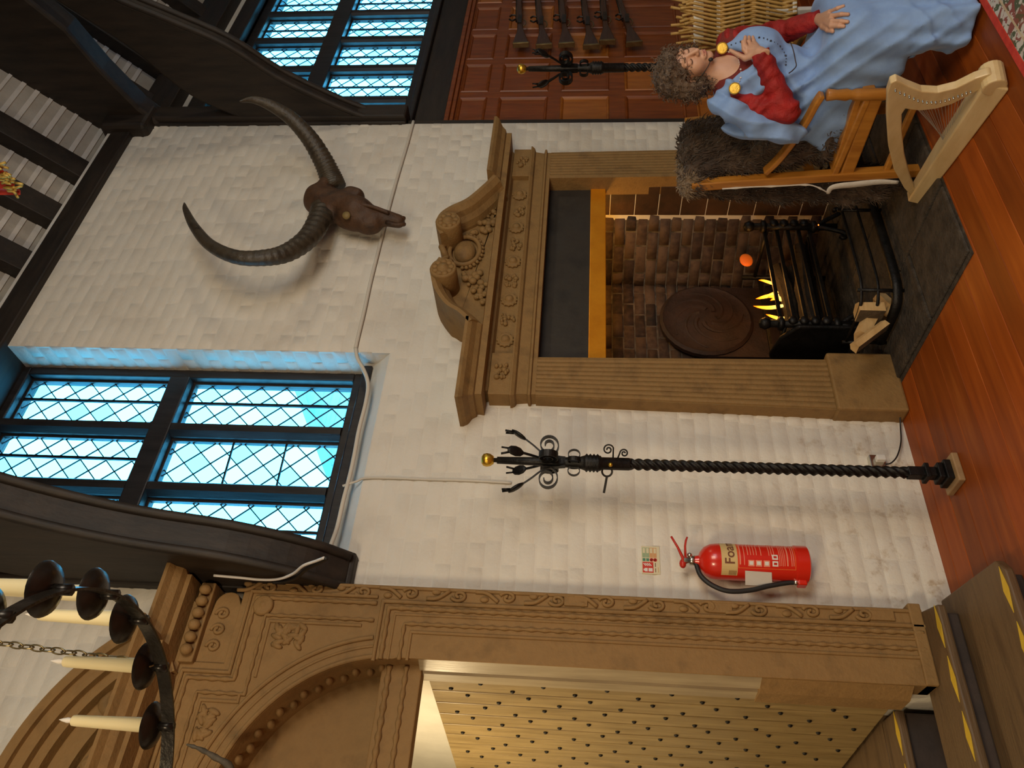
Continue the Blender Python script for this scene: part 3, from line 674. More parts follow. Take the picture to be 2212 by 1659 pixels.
for k, (x0, x1, y, z, r) in enumerate(((3.05, 3.72, .15, .275, .05), (3.10, 3.70, .33, .28, .055), (3.12, 3.66, .24, .365, .05))):
    mb = MB(); n = 9; mb.tube([(x0+(x1-x0)*t, y+.02*sin(5*t+k), z+.01*sin(4*t+k*2)) for t in np.linspace(0, 1, n)], [r*rnd.uniform(.85, 1.1) for _ in range(n)], 9)
    o = mb.build('burning_log', 'char'); tag(o, ['charred log at the front of the fire basket', 'charred log at the back of the fire basket', 'topmost charred log lying across the other two in the fire basket'][k], 'log', 'logs on the fire')
def flame_mat():
    m, t, b = nt('fire_flame'); t.nodes.remove(b); out = t.nodes['Material Output']; tc = N(t, 'ShaderNodeTexCoord'); sp = N(t, 'ShaderNodeSeparateXYZ'); t.links.new(tc.outputs['Generated'], sp.inputs[0])
    e = N(t, 'ShaderNodeEmission'); t.links.new(ramp(t, sp.outputs[2], [(0, (1, .55, .10)), (.5, (1, .33, .02)), (1, (.9, .10, .0))]), e.inputs[0]); e.inputs[1].default_value = 5.0; t.links.new(e.outputs[0], out.inputs[0]); return m
MT['flame'] = flame_mat()
fl_ = thing('fire_flames', 'orange flames licking up from the logs in the grate', 'flames', (3.4, .24, .40))
for k, (ix, iy, h, w) in enumerate(((1600, 655, .05, .018), (1613, 640, .10, .026), (1628, 625, .06, .02), (1622, 665, .12, .026), (1640, 680, .07, .022), (1632, 600, .07, .02), (1640, 650, .06, .024))):
    b = PY(1668, iy, .24); b = Vector((b.x, .22+.03*(k % 3), .395)); mb = MB(); n = 8
    hh = h*1.5; mb.tube([(b.x+.018*sin(3*t+k), b.y, b.z+hh*t) for t in np.linspace(0, 1, n)], [.7*w*(.5+1.6*t)*(1-t)**.8+.001 for t in np.linspace(0, 1, n)], 8, flat=(1, .5)); mb.build('flame', 'flame', fl_, smooth=True)
MT['fire_glow'] = emit('glowing_ember', (1, .16, .02), 4)
mb = MB(); mb.ball(PY(1612, 562, .34), (.06, .015, .042), 12, 8); mb.build('fire_glow', emit('painted_glow', (1, .20, .02), .14), fl_, smooth=True)  # emissive patch standing in for the fire's glow on the back plate
mb = MB(); e0 = PY(1768, 486, -.02); mb.ball(e0, (.006, .004, .004), 6, 5); mb.build('spark', 'fire_glow', fl_)
lamp('chamber_fill_light', 'POINT', (3.78, .24, 1.56), 5.0, (1.0, .50, .09), .03)  # unseen light added behind the hood to brighten the upper right bricks
lamp('fire_light', 'POINT', (3.48, .14, .60), 3.2, (1.0, .42, .08), .07)
fd = thing('hearth_fender', 'black iron rail fender curving round the hearth', 'fender', (3.2, -.3, HZ))
fpth = [(4.12, -.05), (4.12, -.36), (4.06, -.42), (3.9, -.44), (3.4, -.44), (2.95, -.44), (2.82, -.41), (2.765, -.33), (2.76, -.10)]
for z, r in ((.035, .024), (.125, .0075), (.205, .008)):
    mb = MB(); mb.tube([(p.x, p.y, z+HZ) for p in bez([(a, b, 0) for a, b in fpth], 48)], r, 8, flat=(1.1, .8)); mb.build('fender_rail', 'iron', fd, smooth=True)
for x, y in ((4.12, -.05), (4.04, -.425), (3.4, -.44), (2.83, -.415), (2.76, -.10)):
    mb = MB(); mb.tube([(x, y, HZ), (x, y, .225+HZ)], .009, 8); mb.build('fender_post', 'iron', fd, smooth=True)
MT['splitlog'] = wood('split_firewood', (.42, .25, .09), (.66, .44, .20), 'x', 4, .7, .3, grain=6); MT['bark'] = noisy('log_bark', (.05, .035, .02), (.12, .085, .05), 16, .9, .6, 40)
def split_log(a, b, w, lab, seed):
    a, b = Vector(a), Vector(b); r = random.Random(seed); d = (b-a).normalized(); sd = d.cross(Vector((0, 0, 1))).normalized(); u = sd.cross(d)
    q = [(-.5, -.35), (.5, -.4), (.55, .2), (.1, .5), (-.45, .3)]; mb = MB(); vs = []
    for p in (a, b): vs += [p+sd*x*w*r.uniform(.9, 1.1)+u*y*w*r.uniform(.9, 1.1) for x, y in q]
    n = 5; mb.add(vs, [tuple(range(n)), tuple(range(2*n-1, n-1, -1))]); mb.cur = 0
    for i in range(n): mb.cur = 1 if i == 0 else 0; mb.add([vs[i], vs[(i+1) % n], vs[n+(i+1) % n], vs[n+i]], [(0, 1, 2, 3)])
    o = mb.build('split_log', ['splitlog', 'bark']); tag(o, lab, 'log', 'firewood behind the fender'); return o
split_log((2.86, -.33, .10), (3.02, -.35, .235), .085, 'pale split log standing nearest the grate behind the fender', 1) if False else None
lg = [((1850, 672), (1905, 672), -.32, .085, 'upright pale split log leaning behind the fender rails'), ((1845, 752), (1912, 702), -.36, .05, 'slim split log lying slanted across the firewood'), ((1860, 730), (1880, 690), -.26, .08, 'greyish split log behind the slanted one')]
for i, (a, b, y, w, lab) in enumerate(lg):
    p, q = PY(*a, y), PY(*b, y); q.z = max(q.z, .045); split_log(p, q, w, lab, i)
split_log((2.80, -.30, .05), (2.95, -.22, .055), .07, 'dark log end lying low beside the left plinth', 9)
# ------------------------------------------------------------------ carved door surround
ds = thing('door_surround', 'carved brown stone doorcase with rope mouldings, arch and curved pediment', 'door surround', (1.16, -.1, .19))
DX, DF, DZ = .36, -.10, 2.33
def half(mir):
    mx = (lambda x: 2*DX-x) if mir else (lambda x: x)
    arc = [(mx(DX+.645*cos(a)), DZ+.645*sin(a)) for a in np.linspace(0.02, pi/2, 24)]
    poly = [(mx(1.01), .19), (mx(1.01), DZ)]+arc+[(mx(DX), 3.24), (mx(.95), 3.24), (mx(.95), 3.05), (mx(1.32), 3.05), (mx(1.32), .19)]
    mb = MB(); mb.prism(poly, 'y', DF, .02); mb.build('doorcase_slab', 'stone', ds, bev=.004)
half(False); half(True)
def rope(path, r, name, n=None, amp=.28, parent=ds, turns=None):
    pts = [Vector(p) for p in path]; out = []
    for a, b in zip(pts, pts[1:]):
        k = max(2, int((b-a).length/.008)); out += [a+(b-a)*j/k for j in range(k)]
    out.append(pts[-1]); rs = [r*(1+amp*sin(i*.9)) for i in range(len(out))]
    mb = MB(); mb.tube(out, rs, 7); return mb.build(name, 'stone', parent, smooth=True)
def fillet(path, w, d, name, y=DF):
    mb = MB(); mb.sweep([(a, y, b) for a, b in path], [(-w/2, .004), (-w/2, -d*.7), (-w/4, -d), (w/4, -d), (w/2, -d*.7), (w/2, .004)], (0, 1, 0)); return mb.build(name, 'stone', ds)
for mir in (0, 1):
    f = (lambda p: (2*DX-p[0], p[1])) if mir else (lambda p: p)
    rp = lambda pts, y=DF-.004: [(f(p)[0], y, f(p)[1]) for p in pts]
    rope(rp([(1.218, .20), (1.218, 2.395), (1.0, 2.395)]), .010, 'rope_moulding', amp=.22); fillet([f(p) for p in ((1.245, .19), (1.245, 2.425), (.99, 2.425))], .016, .012, 'fillet')
    rope(rp([(1.152, .20), (1.152, 2.318), (1.0, 2.318)]), .0075, 'bead_moulding', amp=.32); fillet([f(p) for p in ((1.118, .19), (1.118, 2.285), (1.0, 2.285))], .012, .008, 'fillet')
    fillet([f(p) for p in ((1.192, .19), (1.192, 2.365), (1.0, 2.365))], .010, .006, 'fillet')
    # upper stepped mouldings
    rope(rp([(1.235, 2.45), (1.235, 2.985), (.885, 2.985), (.885, 3.185), (DX, 3.185)]), .009, 'rope_moulding', amp=.22); fillet([f(p) for p in ((1.262, 2.45), (1.262, 3.012), (.912, 3.012), (.912, 3.212), (DX, 3.212))], .014, .012, 'fillet')
    rope(rp([(1.16, 2.45), (1.16, 2.925), (.83, 2.925), (.83, 3.125), (DX, 3.125)]), .007, 'bead_moulding', amp=.32)
    fillet([f(p) for p in ((1.135, 2.50), (1.135, 2.90), (.90, 2.90))], .012, .008, 'spandrel_frame'); fillet([f(p) for p in ((.83, 2.945), (.80, 2.945), (.80, 3.10), (.50, 3.10))], .012, .008, 'spandrel_frame')
    # archivolt rings
    for R, w, d in ((.655, .018, .014), (.70, .010, .006), (.735, .016, .012)):
        fillet([f((DX+R*cos(a), DZ+R*sin(a))) for a in np.linspace(.15, pi/2, 26)], w, d, 'archivolt')
    # leaf carvings in the spandrels and scroll carvings on the outer strip
    for (cx, cz, n, sd, w, h) in ((1.075, 2.80, 26, 3, .045, .06), (.72, 3.055, 20, 4, .06, .028)):
        mb = MB(); r = random.Random(sd+mir)
        for _ in range(n):
            a = r.uniform(0, 6.3); R = Matrix.Rotation(a, 3, 'Y'); mb.ball((*f((cx+r.uniform(-w, w), 0))[:1], DF-.002, cz+r.uniform(-h, h)), (.030, .011, .012), 8, 5, rot=R)
        mb.build('leaf_carving', 'stone', ds, smooth=True)
    z = .42; k = 0
    while z < 2.95:
        mb = MB(); s = 1 if k % 2 else -1; cx = 1.285
        mb.tube([(f((cx+s*(.006+.020*t)*cos(7.5*t), 0))[0], DF-.005, z+(.006+.030*t)*sin(7.5*t)) for t in np.linspace(0, 1, 26)], .008, 6)
        mb.tube(bez([(f((cx-.02*s, 0))[0], DF-.004, z+.04), (f((cx+.015*s, 0))[0], DF-.006, z+.09), (f((cx+.02*s, 0))[0], DF-.004, z+.14)], 10), .009, 6)
        mb.ball((f((cx-.012*s, 0))[0], DF-.003, z+.10), (.014, .010, .02), 8, 5); mb.build('scroll_carving', 'stone', ds, smooth=True); z += .21; k += 1
    fillet([f(p) for p in ((1.308, .19), (1.308, 3.04))], .014, .010, 'fillet')
    for zc in (.30, .95, 1.55): 
        mb = MB(); a, b = sorted((f((1.262, 0))[0], f((1.305, 0))[0])); mb.box((a, DF-.010, zc), (b, DF+.005, zc+.10)); mb.build('strip_block', 'stone', ds, bev=.004)
    c = f((1.275, 2.955)); mb = MB(); mb.lathe([(.045, 0), (.045, .012), (.036, .02), (.02, .014), (.012, .022), (.001, .024)], (f((1.20, 0))[0], DF, 2.945), (0, -1, 0), 16); mb.build('boss', 'stone', ds, smooth=True)
    a, b = sorted((f((1.01, 0))[0], f((1.34, 0))[0])); mb = MB(); mb.box((a, DF-.012, .19), (b, .02, .24)); mb.build('jamb_foot', 'stone', ds, bev=.006)
    # attic block, egg row
    mb = MB(); q = [(.95, 3.05), (1.20, 3.05)]+[(1.20+.06*cos(t), 3.13+.06*sin(t)-.02) for t in np.linspace(-.6, 1.6, 8)]+[(.95, 3.19)]
    mb.prism([f(p) for p in q], 'y', DF+.01, .02); mb.build('attic_block', 'stone', ds, bev=.004)
    for k in range(3):
        mb = MB(); cx = 1.02+.07*k
        mb.tube([(f((cx+(.008+.016*t)*cos(8*t), 0))[0], DF+.006, 3.12+(.008+.022*t)*sin(8*t)) for t in np.linspace(0, 1, 20)], .008, 6); mb.build('scroll_carving', 'stone', ds, smooth=True)
    a, b = sorted((f((.94, 0))[0], f((1.285, 0))[0])); mb = MB(); mb.box((a, -.125, 3.175), (b, .01, 3.24)); mb.build('bed_moulding', 'stone', ds, bev=.006)
    for k in range(6):
        mb = MB(); mb.ball((f((.985+.052*k, 0))[0], -.145, 3.205), (.024, .024, .026), 10, 8); mb.build('egg', 'stone', ds, smooth=True)
# lintel, tympanum
mb = MB(); mb.box((-.32, -.012, 2.235), (1.02, .06, 2.405)); mb.build('lintel', 'stone', ds, bev=.006)
for z, r, nm in ((2.372, .012, 'rope_moulding'), (2.30, .010, 'bead_moulding')): rope([(-.3, -.016, z), (1.0, -.016, z)], r, nm)
mb = MB(); mb.prism([(DX+.69*cos(a), DZ+.69*sin(a)) for a in np.linspace(0, pi, 40)], 'y', .13, .18); mb.build('tympanum', 'stone', ds)
mb = MB(); mb.sweep([(DX+.70*cos(a), 0, DZ+.70*sin(a)) for a in np.linspace(0, pi, 60)], [(.055, 0), (.055, .135), (-.055, .135), (-.055, 0)], (0, 1, 0)); mb.build('arch_soffit', 'stone', ds)
mb = MB()
for k in range(34):
    a = .12+(pi*.92)*k/33; mb.ball((DX+.640*cos(a), .0+.03*(k % 2), DZ+.640*sin(a)), (.020, .032, .016), 8, 6)
mb.build('soffit_carving', 'stone', ds, smooth=True)
# cornice and curved pediment
CR = [(-.06, 3.225), (-.11, 3.235), (-.12, 3.25), (-.205, 3.255), (-.205, 3.275), (-.235, 3.285), (-.255, 3.31), (-.285, 3.325), (-.285, 3.34)]
def corn(x0, x1, prof, name, e0=True, e1=True, dy=0):
    vs = []; n = len(prof)
    for y, z in prof:
        y += dy; vs += [(x0+(y if e0 else 0), .02, z), (x0+(y if e0 else 0), y, z), (x1-(y if e1 else 0), y, z), (x1-(y if e1 else 0), .02, z)]
    fs = [(4*i+k, 4*i+k+1, 4*i+4+k+1, 4*i+4+k) for i in range(n-1) for k in range(3)]+[(0, 1, 2, 3), tuple(4*(n-1)+k for k in (3, 2, 1, 0)), tuple([4*i for i in range(n)]+[4*i+3 for i in range(n-1, -1, -1)])]
    mb = MB(); mb.add(vs, fs); return mb.build(name, 'stone', ds)
corn(2*DX-1.08, 1.08, CR, 'cornice'); corn(2*DX-.72, .72, CR, 'cornice_break', dy=-.055)
PZC, PR = 2.92, .83
def arcband(R0, R1, ya, yb, a0, a1, name, steps=40):
    pr = [(0, ya), (0, yb), (R1-R0, yb), (R1-R0, ya)]; mb = MB()
    mb.sweep([(DX+R1*cos(a), 0, PZC+R1*sin(a)) for a in np.linspace(a0, a1, steps)], pr, (0, 1, 0)); return mb.build(name, 'stone', ds)
for R0, R1, ya in ((.79, .83, -.25), (.74, .79, -.225), (.70, .74, -.19), (.62, .70, -.14)):
    arcband(R0, R1, ya, .02, radians(30), radians(150), 'pediment_band')
for k in range(11):
    a = radians(40+10*k); mb = MB(); mb.bar((DX+.10*cos(a), -.12, 3.30+.10*sin(a)), (DX+.30*cos(a), -.10, 3.30+.24*sin(a)), .05, .05, up=(0, 1, 0)); mb.build('shell_rib', 'stone', ds, bev=.015)
mb = MB(); mb.prism([(DX+.36*cos(a), 3.28+.30*sin(a)) for a in np.linspace(0, pi, 24)], 'y', -.09, .02); mb.build('shell_back', 'stone', ds)
for s in (1, -1):
    mb = MB(); mb.tube(bez([(DX+s*.56, -.11, 3.36), (DX+s*.48, -.12, 3.46), (DX+s*.40, -.12, 3.48), (DX+s*.36, -.12, 3.43), (DX+s*.40, -.12, 3.40)], 20), .03, 8); mb.build('pediment_scroll', 'stone', ds, smooth=True)
# antler fixed in the arch
mb = MB(); p = [PY(403, 1608, -.30), PY(432, 1618, -.29), PY(465, 1636, -.26), PY(500, 1662, -.22), Vector((.45, -.10, 2.86)), Vector((.38, .03, 2.80))]
pp = bez(p, 24); mb.tube(pp, [.003+.011*min(1, i/14)+.0015*(i % 3) for i in range(len(pp))], 8)
an = mb.build('antler', noisy('grey_antler', (.055, .045, .03), (.13, .11, .08), 30, .7, .4, 50), None, smooth=True); tag(an, 'grey antler tine reaching across the carved door arch', 'antler')
# ------------------------------------------------------------------ doorway, studded door and steps
MT['doorframe'] = wood('door_frame_oak', (.26, .20, .12), (.40, .32, .20), 'z', 3, .32, .1, grain=10)
MT['studded'] = wood('studded_oak', (.20, .135, .050), (.36, .26, .115), 'z', 3, .38, .2, grain=9)
mb = MB()
mb.prism([(1.01, -.095), (.985, -.03), (1.0, -.015), (1.0, .0), (.985, .012), (.975, .075), (1.03, .08), (1.03, -.095)], 'z', .86, 2.24)
d1 = struct('door_1', mb, 'doorframe')
mb = MB(); mb.prism([(1.008, -.09), (.972, -.02), (.968, .09), (1.03, .09), (1.03, -.09)], 'z', .28, .86); mb.build('worn_jamb', 'stone', d1)
dirv = Vector((-.10, 1, 0)).normalized(); nrm = Vector((-1, -.10, 0)).normalized(); H0 = Vector((.995, .095, 0))
leaf = thing('studded_door', 'open oak door of vertical planks with rows of iron studs', 'door', (.995, .095, .29))
for k in range(10):
    a = H0+dirv*(.135*k+.0035); b = H0+dirv*(.135*k+.1315); mb = MB()
    vs = [(p+n*t).to_tuple()[:2] for p, n, t in ((a, nrm, 0), (b, nrm, 0), (b, nrm, -.05), (a, nrm, -.05))]
    mb.prism(vs, 'z', .30, 2.225); mb.build('plank', 'studded', leaf, bev=.004)
st = MB(); st.ball((0, 0, 0), (.010, .010, .011), 8, 6); so = None
for k in range(10):
    for col in (.25, .75):
        z = .38+(.135 if col > .5 else 0)+(.068 if k % 2 else 0)
        while z < 2.2:
            p = H0+dirv*(.135*(k+col)); p.z = z
            if so is None: so = st.build('stud', 'iron', None, smooth=True); so.parent = leaf
            else: so = link('stud', so.data, leaf)
            so.location = p-wl(leaf); z += .27
MT['pplaster'] = noisy('passage_plaster', (.62, .60, .55), (.72, .70, .65), 4, .8, .2, 20)
for nm_, a_, b_2 in (('wall_passage_end', (-1.2, 3.2, -.1), (2.2, 3.3, 3)), ('wall_passage_left', (-.62, .34, -.1), (-.52, 3.2, 2.75)), ('wall_passage_right', (1.02, .34, -.1), (1.10, 3.2, 2.75)), ('ceiling_passage', (-1.2, .34, 2.75), (2.2, 3.2, 2.85))):
    mb = MB(); mb.box(a_, b_2); struct(nm_, mb, 'pplaster')
MT['step'] = noisy('worn_oak_step', (.055, .030, .013), (.125, .075, .034), 7, .55, .3, 30, c3=(.085, .05, .022), stretch=(.3, 3, 3))
MT['riser'] = noisy('dark_riser', (.02, .014, .012), (.05, .034, .028), 6, .7, .2, 30)
MT['yellow'] = noisy('yellow_paint', (.50, .33, .02), (.62, .42, .03), 20, .6, .2, 40)
steps = thing('entrance_steps', 'three worn brown steps with yellow diamond marks up to the carved doorway', 'steps', (.4, -.3, 0))
c1, c2, c3 = PZ(2031, 1303, .10), PZ(2149, 1213, .10), PZ(2167, 1229, .10)
def tread(poly, z0, z1, nm, m): mb = MB(); mb.prism(poly, 'z', z0, z1); return mb.build(nm, m, steps, bev=.008)
tread([(-.9, -.10), (1.36, -.10), (c2.x+.005, c2.y), (c3.x, c3.y-.005), (-.9, c3.y-.02)], .065, .10, 'tread', 'step'); tread([(-.9, -.10), (1.33, -.10), (c2.x-.03, c2.y+.03), (-.9, c3.y+.02)], 0, .065, 'riser', 'riser')
yB = PZ(2024, 1310, .19).y; yA = PZ(1940, 1560, .28).y
tread([(-.9, .01), (1.33, .01), (1.28, yB), (-.9, yB-.01)], .155, .19, 'tread', 'step'); tread([(-.9, .0), (1.32, .0), (1.26, yB+.03), (-.9, yB+.03)], .10, .155, 'riser', 'riser')
tread([(-.29, .33), (.985, .33), (.985, yA), (-.29, yA)], .245, .28, 'tread', 'step'); tread([(-.29, .33), (.985, .33), (.985, yA+.03), (-.29, yA+.03)], .0, .245, 'riser', 'riser')
mb = MB(); mb.box((-.52, .335, -.1), (1.02, 3.2, .279)); struct('floor_passage', mb, 'step')
dm = None
for y0, z, x1 in ((c3.y-.002, .1008, 1.20), (yB-.002, .1908, 1.20), (yA, .2808, .90)):
    x = x1
    while x > -.5:
        mb = MB(); mb.add([(x-.085, .022, 0), (x, .004, 0), (x+.085, .022, 0), (x, .042, 0)], [(0, 1, 2, 3)]); mb.v = [(a-x, b, c) for a, b, c in mb.v]
        if dm is None:
            mb.add([(a, b, -.002) for a, b, c in mb.v[:4]], [(0, 1, 2, 3)]); mb.f += [(i, (i+1) % 4, 4+(i+1) % 4, 4+i) for i in range(4)]; mb.mi += [0]*4; o = mb.build('diamond_mark', 'yellow', None); o.parent = steps; dm = o.data
        else: o = link('diamond_mark', dm, steps)
        o.location = Vector((x, y0, z+.0012))-wl(steps); x -= .20
# ------------------------------------------------------------------ smooth solids from distance fields (surface nets)
def surfnet(fn, lo, hi, h):
    lo = np.array(lo, float); n = np.maximum(4, np.ceil((np.array(hi)-lo)/h).astype(int)+1)
    ax = [lo[i]+h*np.arange(n[i]) for i in range(3)]
    X, Y, Z = np.meshgrid(*ax, indexing='ij'); F = fn(X, Y, Z).astype(np.float32)
    F[0], F[-1] = np.maximum(F[0], h), np.maximum(F[-1], h); F[:, 0], F[:, -1] = np.maximum(F[:, 0], h), np.maximum(F[:, -1], h); F[:, :, 0], F[:, :, -1] = np.maximum(F[:, :, 0], h), np.maximum(F[:, :, -1], h)
    s = F < 0; c = [s[i:n[0]-1+i, j:n[1]-1+j, k:n[2]-1+k] for i in (0, 1) for j in (0, 1) for k in (0, 1)]
    cnt = sum(q.astype(np.int8) for q in c); act = (cnt > 0) & (cnt < 8)
    idx = -np.ones(act.shape, np.int64); I = np.argwhere(act); idx[act] = np.arange(len(I))
    pos = np.zeros((len(I), 3)); w = np.zeros(len(I))
    corners = [(i, j, k) for i in (0, 1) for j in (0, 1) for k in (0, 1)]
    for a in range(8):
        for b in range(a+1, 8):
            A, B = np.array(corners[a]), np.array(corners[b])
            if np.abs(A-B).sum() != 1: continue
            fa = F[I[:, 0]+A[0], I[:, 1]+A[1], I[:, 2]+A[2]]; fb = F[I[:, 0]+B[0], I[:, 1]+B[1], I[:, 2]+B[2]]
            m = (fa < 0) != (fb < 0); t = np.where(m, fa/np.where(m, fa-fb, 1), 0)
            pos += m[:, None]*(A+(B-A)*t[:, None]); w += m
    V = lo+h*(I+pos/w[:, None]); faces = []
    for d in range(3):
        e1, e2 = (d+1) % 3, (d+2) % 3
        sl = [slice(0, n[q]-1) for q in range(3)]; sh = list(sl); sh[d] = slice(1, n[d])
        sl[e1] = slice(1, n[e1]-1); sl[e2] = slice(1, n[e2]-1); sh[e1] = sl[e1]; sh[e2] = sl[e2]
        s0, s1 = s[tuple(sl)], s[tuple(sh)]; ch = s0 != s1; E = np.argwhere(ch); E[:, e1] += 1; E[:, e2] += 1
        fl = s0[ch]; q = []
        for da, db in ((0, 0), (1, 0), (1, 1), (0, 1)):
            K = E.copy(); K[:, e1] -= 1-da; K[:, e2] -= 1-db; q.append(idx[K[:, 0], K[:, 1], K[:, 2]])
        Q = np.stack(q, 1); Q[~fl] = Q[~fl][:, ::-1]; faces.append(Q)
    return V, np.concatenate(faces)
def smin(a, b, k): h = np.clip(.5+.5*(b-a)/k, 0, 1); return b+(a-b)*h-k*h*(1-h)
def smax(a, b, k): return -smin(-a, -b, k)
def ell(X, Y, Z, c, r, rot=None):
    P = np.stack((X-c[0], Y-c[1], Z-c[2]), -1)
    if rot is not None: P = P@np.array(rot)          # into local axes (columns of rot)
    q = P/np.array(r); k0 = np.linalg.norm(q, axis=-1); k1 = np.linalg.norm(q/np.array(r), axis=-1)+1e-9
    return k0*(k0-1)/k1
def cap(X, Y, Z, a, b, ra, rb):
    a, b = np.array(a, float), np.array(b, float); ba = b-a; L = ba@ba
    t = np.clip(((X-a[0])*ba[0]+(Y-a[1])*ba[1]+(Z-a[2])*ba[2])/L, 0, 1)
    return np.sqrt((X-a[0]-ba[0]*t)**2+(Y-a[1]-ba[1]*t)**2+(Z-a[2]-ba[2]*t)**2)-(ra+(rb-ra)*t)
def sdf_obj(name, fn, lo, hi, h, m, parent=None, smooth_it=1):
    V, Q = surfnet(fn, lo, hi, h); o0 = np.array(wl(parent)); me = bpy.data.meshes.new(name)
    me.from_pydata((V-o0).tolist(), [], Q.tolist()); me.materials.append(MT[m] if isinstance(m, str) else m)
    me.polygons.foreach_set('use_smooth', [True]*len(me.polygons)); o = link(name, me, parent)
    if smooth_it:
        b = o.modifiers.new('relax', 'SMOOTH'); b.factor = .5; b.iterations = smooth_it
    return o, V, Q
# ------------------------------------------------------------------ twisted iron torcheres
def torchere(label, x, y, zoff=0):
    t = thing('iron_torchere', label, 'torchere', (x, y, 0), 'tall twisted iron torcheres'); z0 = zoff
    mb = MB(); mb.box((x-.068, y-.068, 0), (x+.068, y+.068, .028)); o = mb.build('base_plate', noisy('pale_base_wood', (.25, .15, .07), (.36, .23, .11), 12, .6, .3, 40), t, bev=.005)
    mb = MB()
    for h, w, zz in ((.03, .046, .028), (.025, .036, .058)): mb.box((x-w, y-w, zz), (x+w, y+w, zz+h))
    mb.box((x-.022, y-.022, .083), (x+.022, y+.022, .20)); mb.box((x-.034, y-.034, .115), (x+.034, y+.034, .135)); mb.build('stepped_foot', 'iron', t, bev=.004)
    mb = MB(); n = 230; seg = 16; vs = []
    for i in range(n+1):
        z = .20+(1.385-.20)*i/n; tw = 2*pi*(z/.15)
        for k in range(seg):
            a = 2*pi*k/seg; r = .0185+.0060*cos(4*a)*1.0+.002; vs.append((x+r*cos(a+tw), y+r*sin(a+tw), z))
    mb.add(vs, [(i*seg+k, i*seg+(k+1) % seg, (i+1)*seg+(k+1) % seg, (i+1)*seg+k) for i in range(n) for k in range(seg)]); mb.build('twisted_shaft', 'iron', t, smooth=True, recalc=False)
    mb = MB(); mb.lathe([(.024, 1.37), (.028, 1.38), (.028, 1.50), (.034, 1.505)]+[(.034+.008*(k % 2), 1.51+.008*k) for k in range(9)]+[(.030, 1.585), (.026, 1.60), (.022, 1.68), (.019, 1.80), (.016, 1.965), (.010, 1.967), (.010, 1.985)], (x, y, 0), seg=14); mb.build('collar', 'iron', t, smooth=True)
    mb = MB(); mb.lathe([(.001, -.030), (.018, -.027), (.028, -.012), (.031, .004), (.027, .019), (.016, .027), (.001, .029)], (x, y, 2.008), seg=20); mb.build('gilt_ball', 'gold', t, smooth=True)
    # flat ribbon volutes, straps and leaves around the head
    for k in range(4):
        a = radians(-12+90*k); d = Vector((cos(a), sin(a), 0)); w = Vector((-sin(a), cos(a), 0))
        def ribbon(pts, wd, nm, th=.0035, m='iron'):
            mb = MB(); vs = []
            for i, p in enumerate(pts):
                q = (pts[min(i+1, len(pts)-1)]-pts[max(i-1, 0)]).normalized(); nn = q.cross(w).normalized()
                for sw, st in ((-1, -1), (1, -1), (1, 1), (-1, 1)): vs.append(p+w*sw*wd/2+nn*st*th/2)
            L = len(pts); fs = [(i*4+j, i*4+(j+1) % 4, i*4+4+(j+1) % 4, i*4+4+j) for i in range(L-1) for j in range(4)]+[(3, 2, 1, 0), tuple((L-1)*4+j for j in range(4))]
            mb.add(vs, fs); return mb.build(nm, m, t)
        c = Vector((x, y, 1.738))+d*.078; pts = [c+d*(.055*(1-.72*s))*cos(2.6+11.5*s)+Vector((0, 0, 1))*(.052*(1-.72*s))*sin(2.6+11.5*s) for s in np.linspace(0, 1, 44)]
        ribbon([Vector((x, y, 1.66))+d*.02]+pts, .030, 'volute', .005)
        p0 = Vector((x, y, 1.70))+d*.02
        pts = bez([p0, p0+d*.02+Vector((0, 0, .06)), p0+d*.06+Vector((0, 0, .11)), p0+d*.10+Vector((0, 0, .165)), p0+d*.118+Vector((0, 0, .205))], 20); ribbon(pts, .010, 'stem', .006)
        mb = MB(); e = pts[-5]; R = Matrix((w, d*.55+Vector((0, 0, .83)), d*.83-Vector((0, 0, .55)))).transposed()
        mb.ball(e, (.024, .042, .010), 10, 8, rot=R); mb.bar(pts[-2]-w*.008, pts[-1]-w*.018+Vector((0, 0, .03)), .008, .006); mb.bar(pts[-2]+w*.008, pts[-1]+w*.012+Vector((0, 0, .03)), .008, .006); mb.build('leaf', 'iron', t, smooth=True)
        c = Vector((x, y, 1.622))+d*.038; pts = [c+d*.022*cos(s)+Vector((0, 0, 1))*.026*sin(s) for s in np.linspace(-2.6, 2.6, 20)]; ribbon(pts, .020, 'strap')
    return t, x, y
def spiral(c, u, v, r0, turns, n=28, a0=0, sg=1): return [Vector(c)+Vector(u)*(r0*(1-.8*s))*cos(a0+sg*turns*2*pi*s)+Vector(v)*(r0*(1-.8*s))*sin(a0+sg*turns*2*pi*s) for s in np.linspace(0, 1, n)]
T = torchere('twisted black iron torchere with gilt ball standing left of the fireplace', 1.835, -.325)[0]
mb = MB(); u = Vector((cos(-.65), sin(-.65), 0)); zc = Vector((0, 0, 1)); o0 = Vector((1.835, -.325, 0))
mb.tube([o0+u*.024+zc*1.45]+spiral(o0+u*.062+zc*1.472, u, zc, .024, 1.5, a0=-1.2, sg=1), .0035, 6); mb.tube([o0+u*.024+zc*1.43]+spiral(o0+u*.048+zc*1.402, u, zc, .019, 1.5, a0=1.6, sg=-1), .0035, 6); mb.build('scroll_catch', 'iron', T, smooth=True)
mb = MB(); mb.ball(o0+Vector((-.02, -.024, 1.462)), .010, 10, 8); mb.build('brass_stud', 'gold', T, smooth=True)
mb = MB(); q = o0-u*.035+zc*1.475; mb.tube([q+u*.022*cos(a)+zc*.022*sin(a) for a in np.linspace(0, 2*pi, 20)], .0045, 6); mb.bar(q-u*.02, q-u*.095+zc*.012, .016, .010); mb.build('key', 'iron', T, smooth=False)
torchere('twisted iron torchere with gilt ball behind the seated woman', 4.50, -.63)
